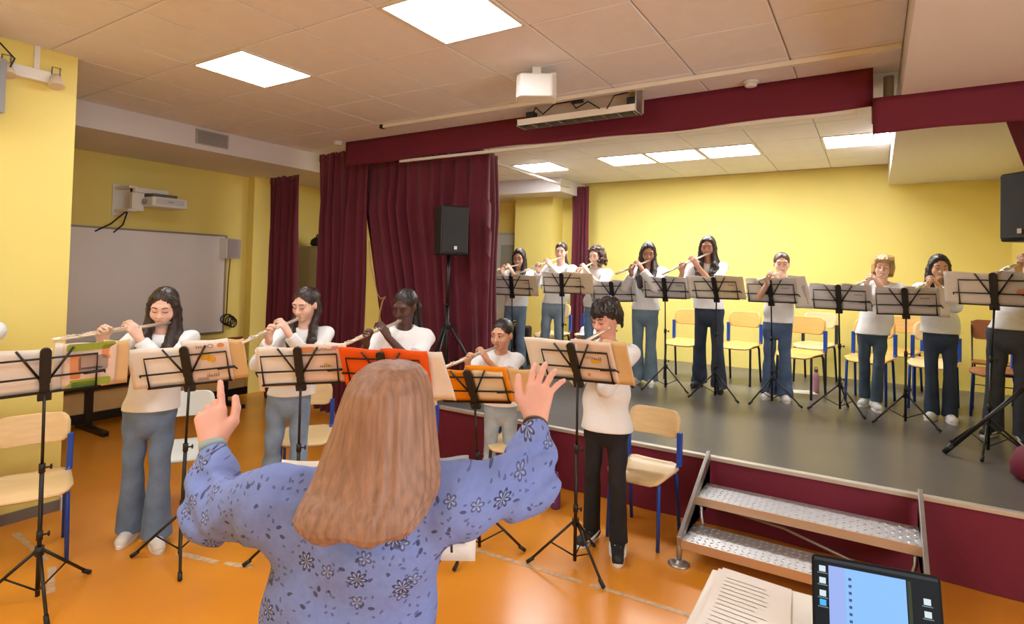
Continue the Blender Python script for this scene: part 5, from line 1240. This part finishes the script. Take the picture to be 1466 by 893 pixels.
S_.ell(Nb + (0, .03, .05), (.075, .075, .06), None, .015, -1)
def bl_noise(X, Y, Z):
    out = 0
    for e, wv_ in ((ELc, 1.0), (ERc, 1.0)):
        d2_ = (X - e[0]) ** 2 + (Y - e[1]) ** 2 + (Z - e[2]) ** 2
        out = out + .0085 * np.exp(-d2_ / .018) * np.sin((X - e[0]) * 60 * np.sign(e[0]) - (Z - e[2]) * 75 + 2 * np.sin(Y * 20))
    sl = np.exp(-((np.abs(X - .0) - .26) / .10) ** 2) * np.exp(-((Z - 1.12) / .14) ** 2)
    out = out + .006 * sl * np.sin(X * 62 + 3 * np.sin(Z * 14)) + .0045 * np.sin(Z * 26 + 2.5 * np.sin(X * 12 + 1) + Y * 8) * np.exp(-(X / .3) ** 2) * (Z < 1.2) + .003 * np.sin(X * 34 + 6 * np.sin(Z * 9))
    return out
S_.noise = bl_noise; S_.cut((0, 0, -1), -.74)
S_.build('blouse', M_BL, t, .0055)
# trousers, shoes (below the picture)
J = SDF(); J.cap(Hp + (0, 0, .03), Hp + (0, 0, -.06), .165, .165, k=.03, n=(0, 1, 0), f=.72)
for a, b in zip(hips, feetC): J.cap(a, a * .5 + b * .5 + (0, .01, .03), .098, .07, k=.03).cap(a * .5 + b * .5 + (0, .01, .03), b, .07, .072, k=.03)
J.cut((0, 0, -1), -.05); J.cut((0, 0, 1), .86); J.build('trousers', jeans_mat('conductor', rgb(48, 52, 66)), t, .009)
for b in feetC:
    Q = SDF(); Q.cap(b + (0, -.05, .045), b + (0, .13, .032), .043, .037, k=.03).cap(b + (0, -.02, .05), b + (0, -.02, .1), .042, .04, k=.03); Q.cut((0, 0, -1), 0.0); Q.build('shoe', M_BLKPL, t, .008)
# watch band and bracelet
def band(c, ax, r, wd, m, nm):
    ax = Vector(ax).normalized(); q = ax.to_track_quat('Z', 'Y').to_matrix().to_4x4(); MB().lathe([(r - .002, -wd / 2), (r + .003, -wd / 2), (r + .003, wd / 2), (r - .002, wd / 2)], 24, Matrix.Translation(Vector(c)) @ q).build(nm, m, t)
axl = KL - WLc; band(WLc + axl * .02, axl, .0335, .024, mat('watch_strap', rgb(146, 168, 168), .5), 'watch_strap')
axr = WRc - ERc; band(WRc - nv(axr) * .012, axr, .0335, .007, mat('bracelet', rgb(84, 62, 52), .5), 'bracelet')
# hair: layered, falling to the shoulder blades
M_CH = hair_mat('auburn', rgb(150, 112, 90), .52)
M_CH.node_tree.nodes['Mapping'].inputs['Scale'].default_value = (42, 42, 2.4); M_CH.node_tree.nodes['Bump'].inputs['Strength'].default_value = .3
for n_ in M_CH.node_tree.nodes:
    if n_.type == 'MIX': n_.inputs[6].default_value = tuple(q * .36 for q in rgb(150, 112, 90)[:3]) + (1,); n_.inputs[7].default_value = tuple(min(1, q * 1.65) for q in rgb(150, 112, 90)[:3]) + (1,)
rows = [(514.5, 560, 568, 1.285, .004), (517, 541, 588, 1.285, .035), (523, 525, 602, 1.285, .062), (535, 510, 612, 1.285, .086), (555, 498, 618, 1.285, .104), (580, 489, 621, 1.285, .112), (610, 480, 623, 1.28, .113), (640, 468, 625, 1.27, .110), (670, 456, 627, 1.25, .100), (695, 445, 625, 1.225, .085), (715, 434, 617, 1.20, .072), (735, 425, 606, 1.18, .062), (748, 421, 596, 1.168, .054), (758, 425, 588, 1.160, .048), (766, 436, 578, 1.158, .042), (771, 456, 562, 1.158, .030)]
rnd = random.Random(5); NTH = 260
fq = [(rnd.randint(5, 34), rnd.uniform(0, 6.3), rnd.uniform(.3, 1)) for _ in range(14)]
def hair_pt(i, th, lift=0.0):
    i = max(0, min(len(rows) - 1.001, i)); i0 = int(i); f = i - i0; a, b = rows[i0], rows[i0 + 1]; py, xl, xr, wd, hd = [a[k] + (b[k] - a[k]) * f for k in range(5)]
    Lp, Rp = lc(xl, py, wd), lc(xr, py, wd); c = (Lp + Rp) / 2; hw = np.linalg.norm(Rp - Lp) / 2; g = i / (len(rows) - 1)
    rid = sum(am * math.sin(n * th + ph + 1.6 * math.sin(g * 3 + ph)) for n, ph, am in fq) / 8 * (.028 + .055 * g * g) * min(1, g * 5)
    cl = .10 * max(0, g - .55) * max(0, math.sin(3 * th + 1.2)) ** 8
    k = 1 + rid - cl + lift / max(.02, hw); cx, sy = math.cos(th), math.sin(th)
    p = c + np.array([cx * hw * k, sy * (hd + lift) * (1 + rid - cl), 0]); p[2] += -.014 * math.sin(5 * th + 1) * max(0, g - .75) * 4 * .5 + .002 * math.sin(19 * th) * max(0, g - .8) * 3
    return Vector(p)
P = []
for ii in range(91):
    i = (len(rows) - 1.001) * (ii / 90) ** 1.0; P.append([hair_pt(i, 2 * PI * j / NTH) for j in range(NTH + 1)])
hm = MB().grid(P).build('hair', M_CH, t)
lk = MB()
for k in range(0):
    th = rnd.uniform(PI * 1.0, PI * 2.0) if k < 115 else rnd.uniform(0, 2 * PI); i0 = rnd.uniform(1.5, 8); i1 = min(15, i0 + rnd.uniform(4, 9)); dt = rnd.uniform(-.10, .10)
    lk.tube([hair_pt(i0 + (i1 - i0) * q / 9, th + dt * (q / 9) ** 2, .0015 + .002 * math.sin(q / 9 * PI)) for q in range(10)], rnd.uniform(.0010, .0020), 5, r1=.0005)

# the conductor's own stand with her score
music_stand('CS', 'black music stand in front of the conductor, mostly hidden behind her', (at_w(532, 700, 1.92).x, at_w(532, 700, 1.92).y), (at_w(532, 790, 1.86).x, at_w(532, 790, 1.86).y, .765, math.degrees(YAW) + 180, 18, 0), None, 0.0, 'black music stands on the hall floor')
sheets('CS', 'white score sheets on the conductor\'s stand, edges showing beside her shoulders', [('page', -.335, .0, .0, .30, .010, M_PAPER), ('page', .0, .33, .0, .295, .010, M_PAPER), ('binder', -.30, -.15, .05, .315, .016, mat('binder_grey', rgb(150, 156, 160), .5))])
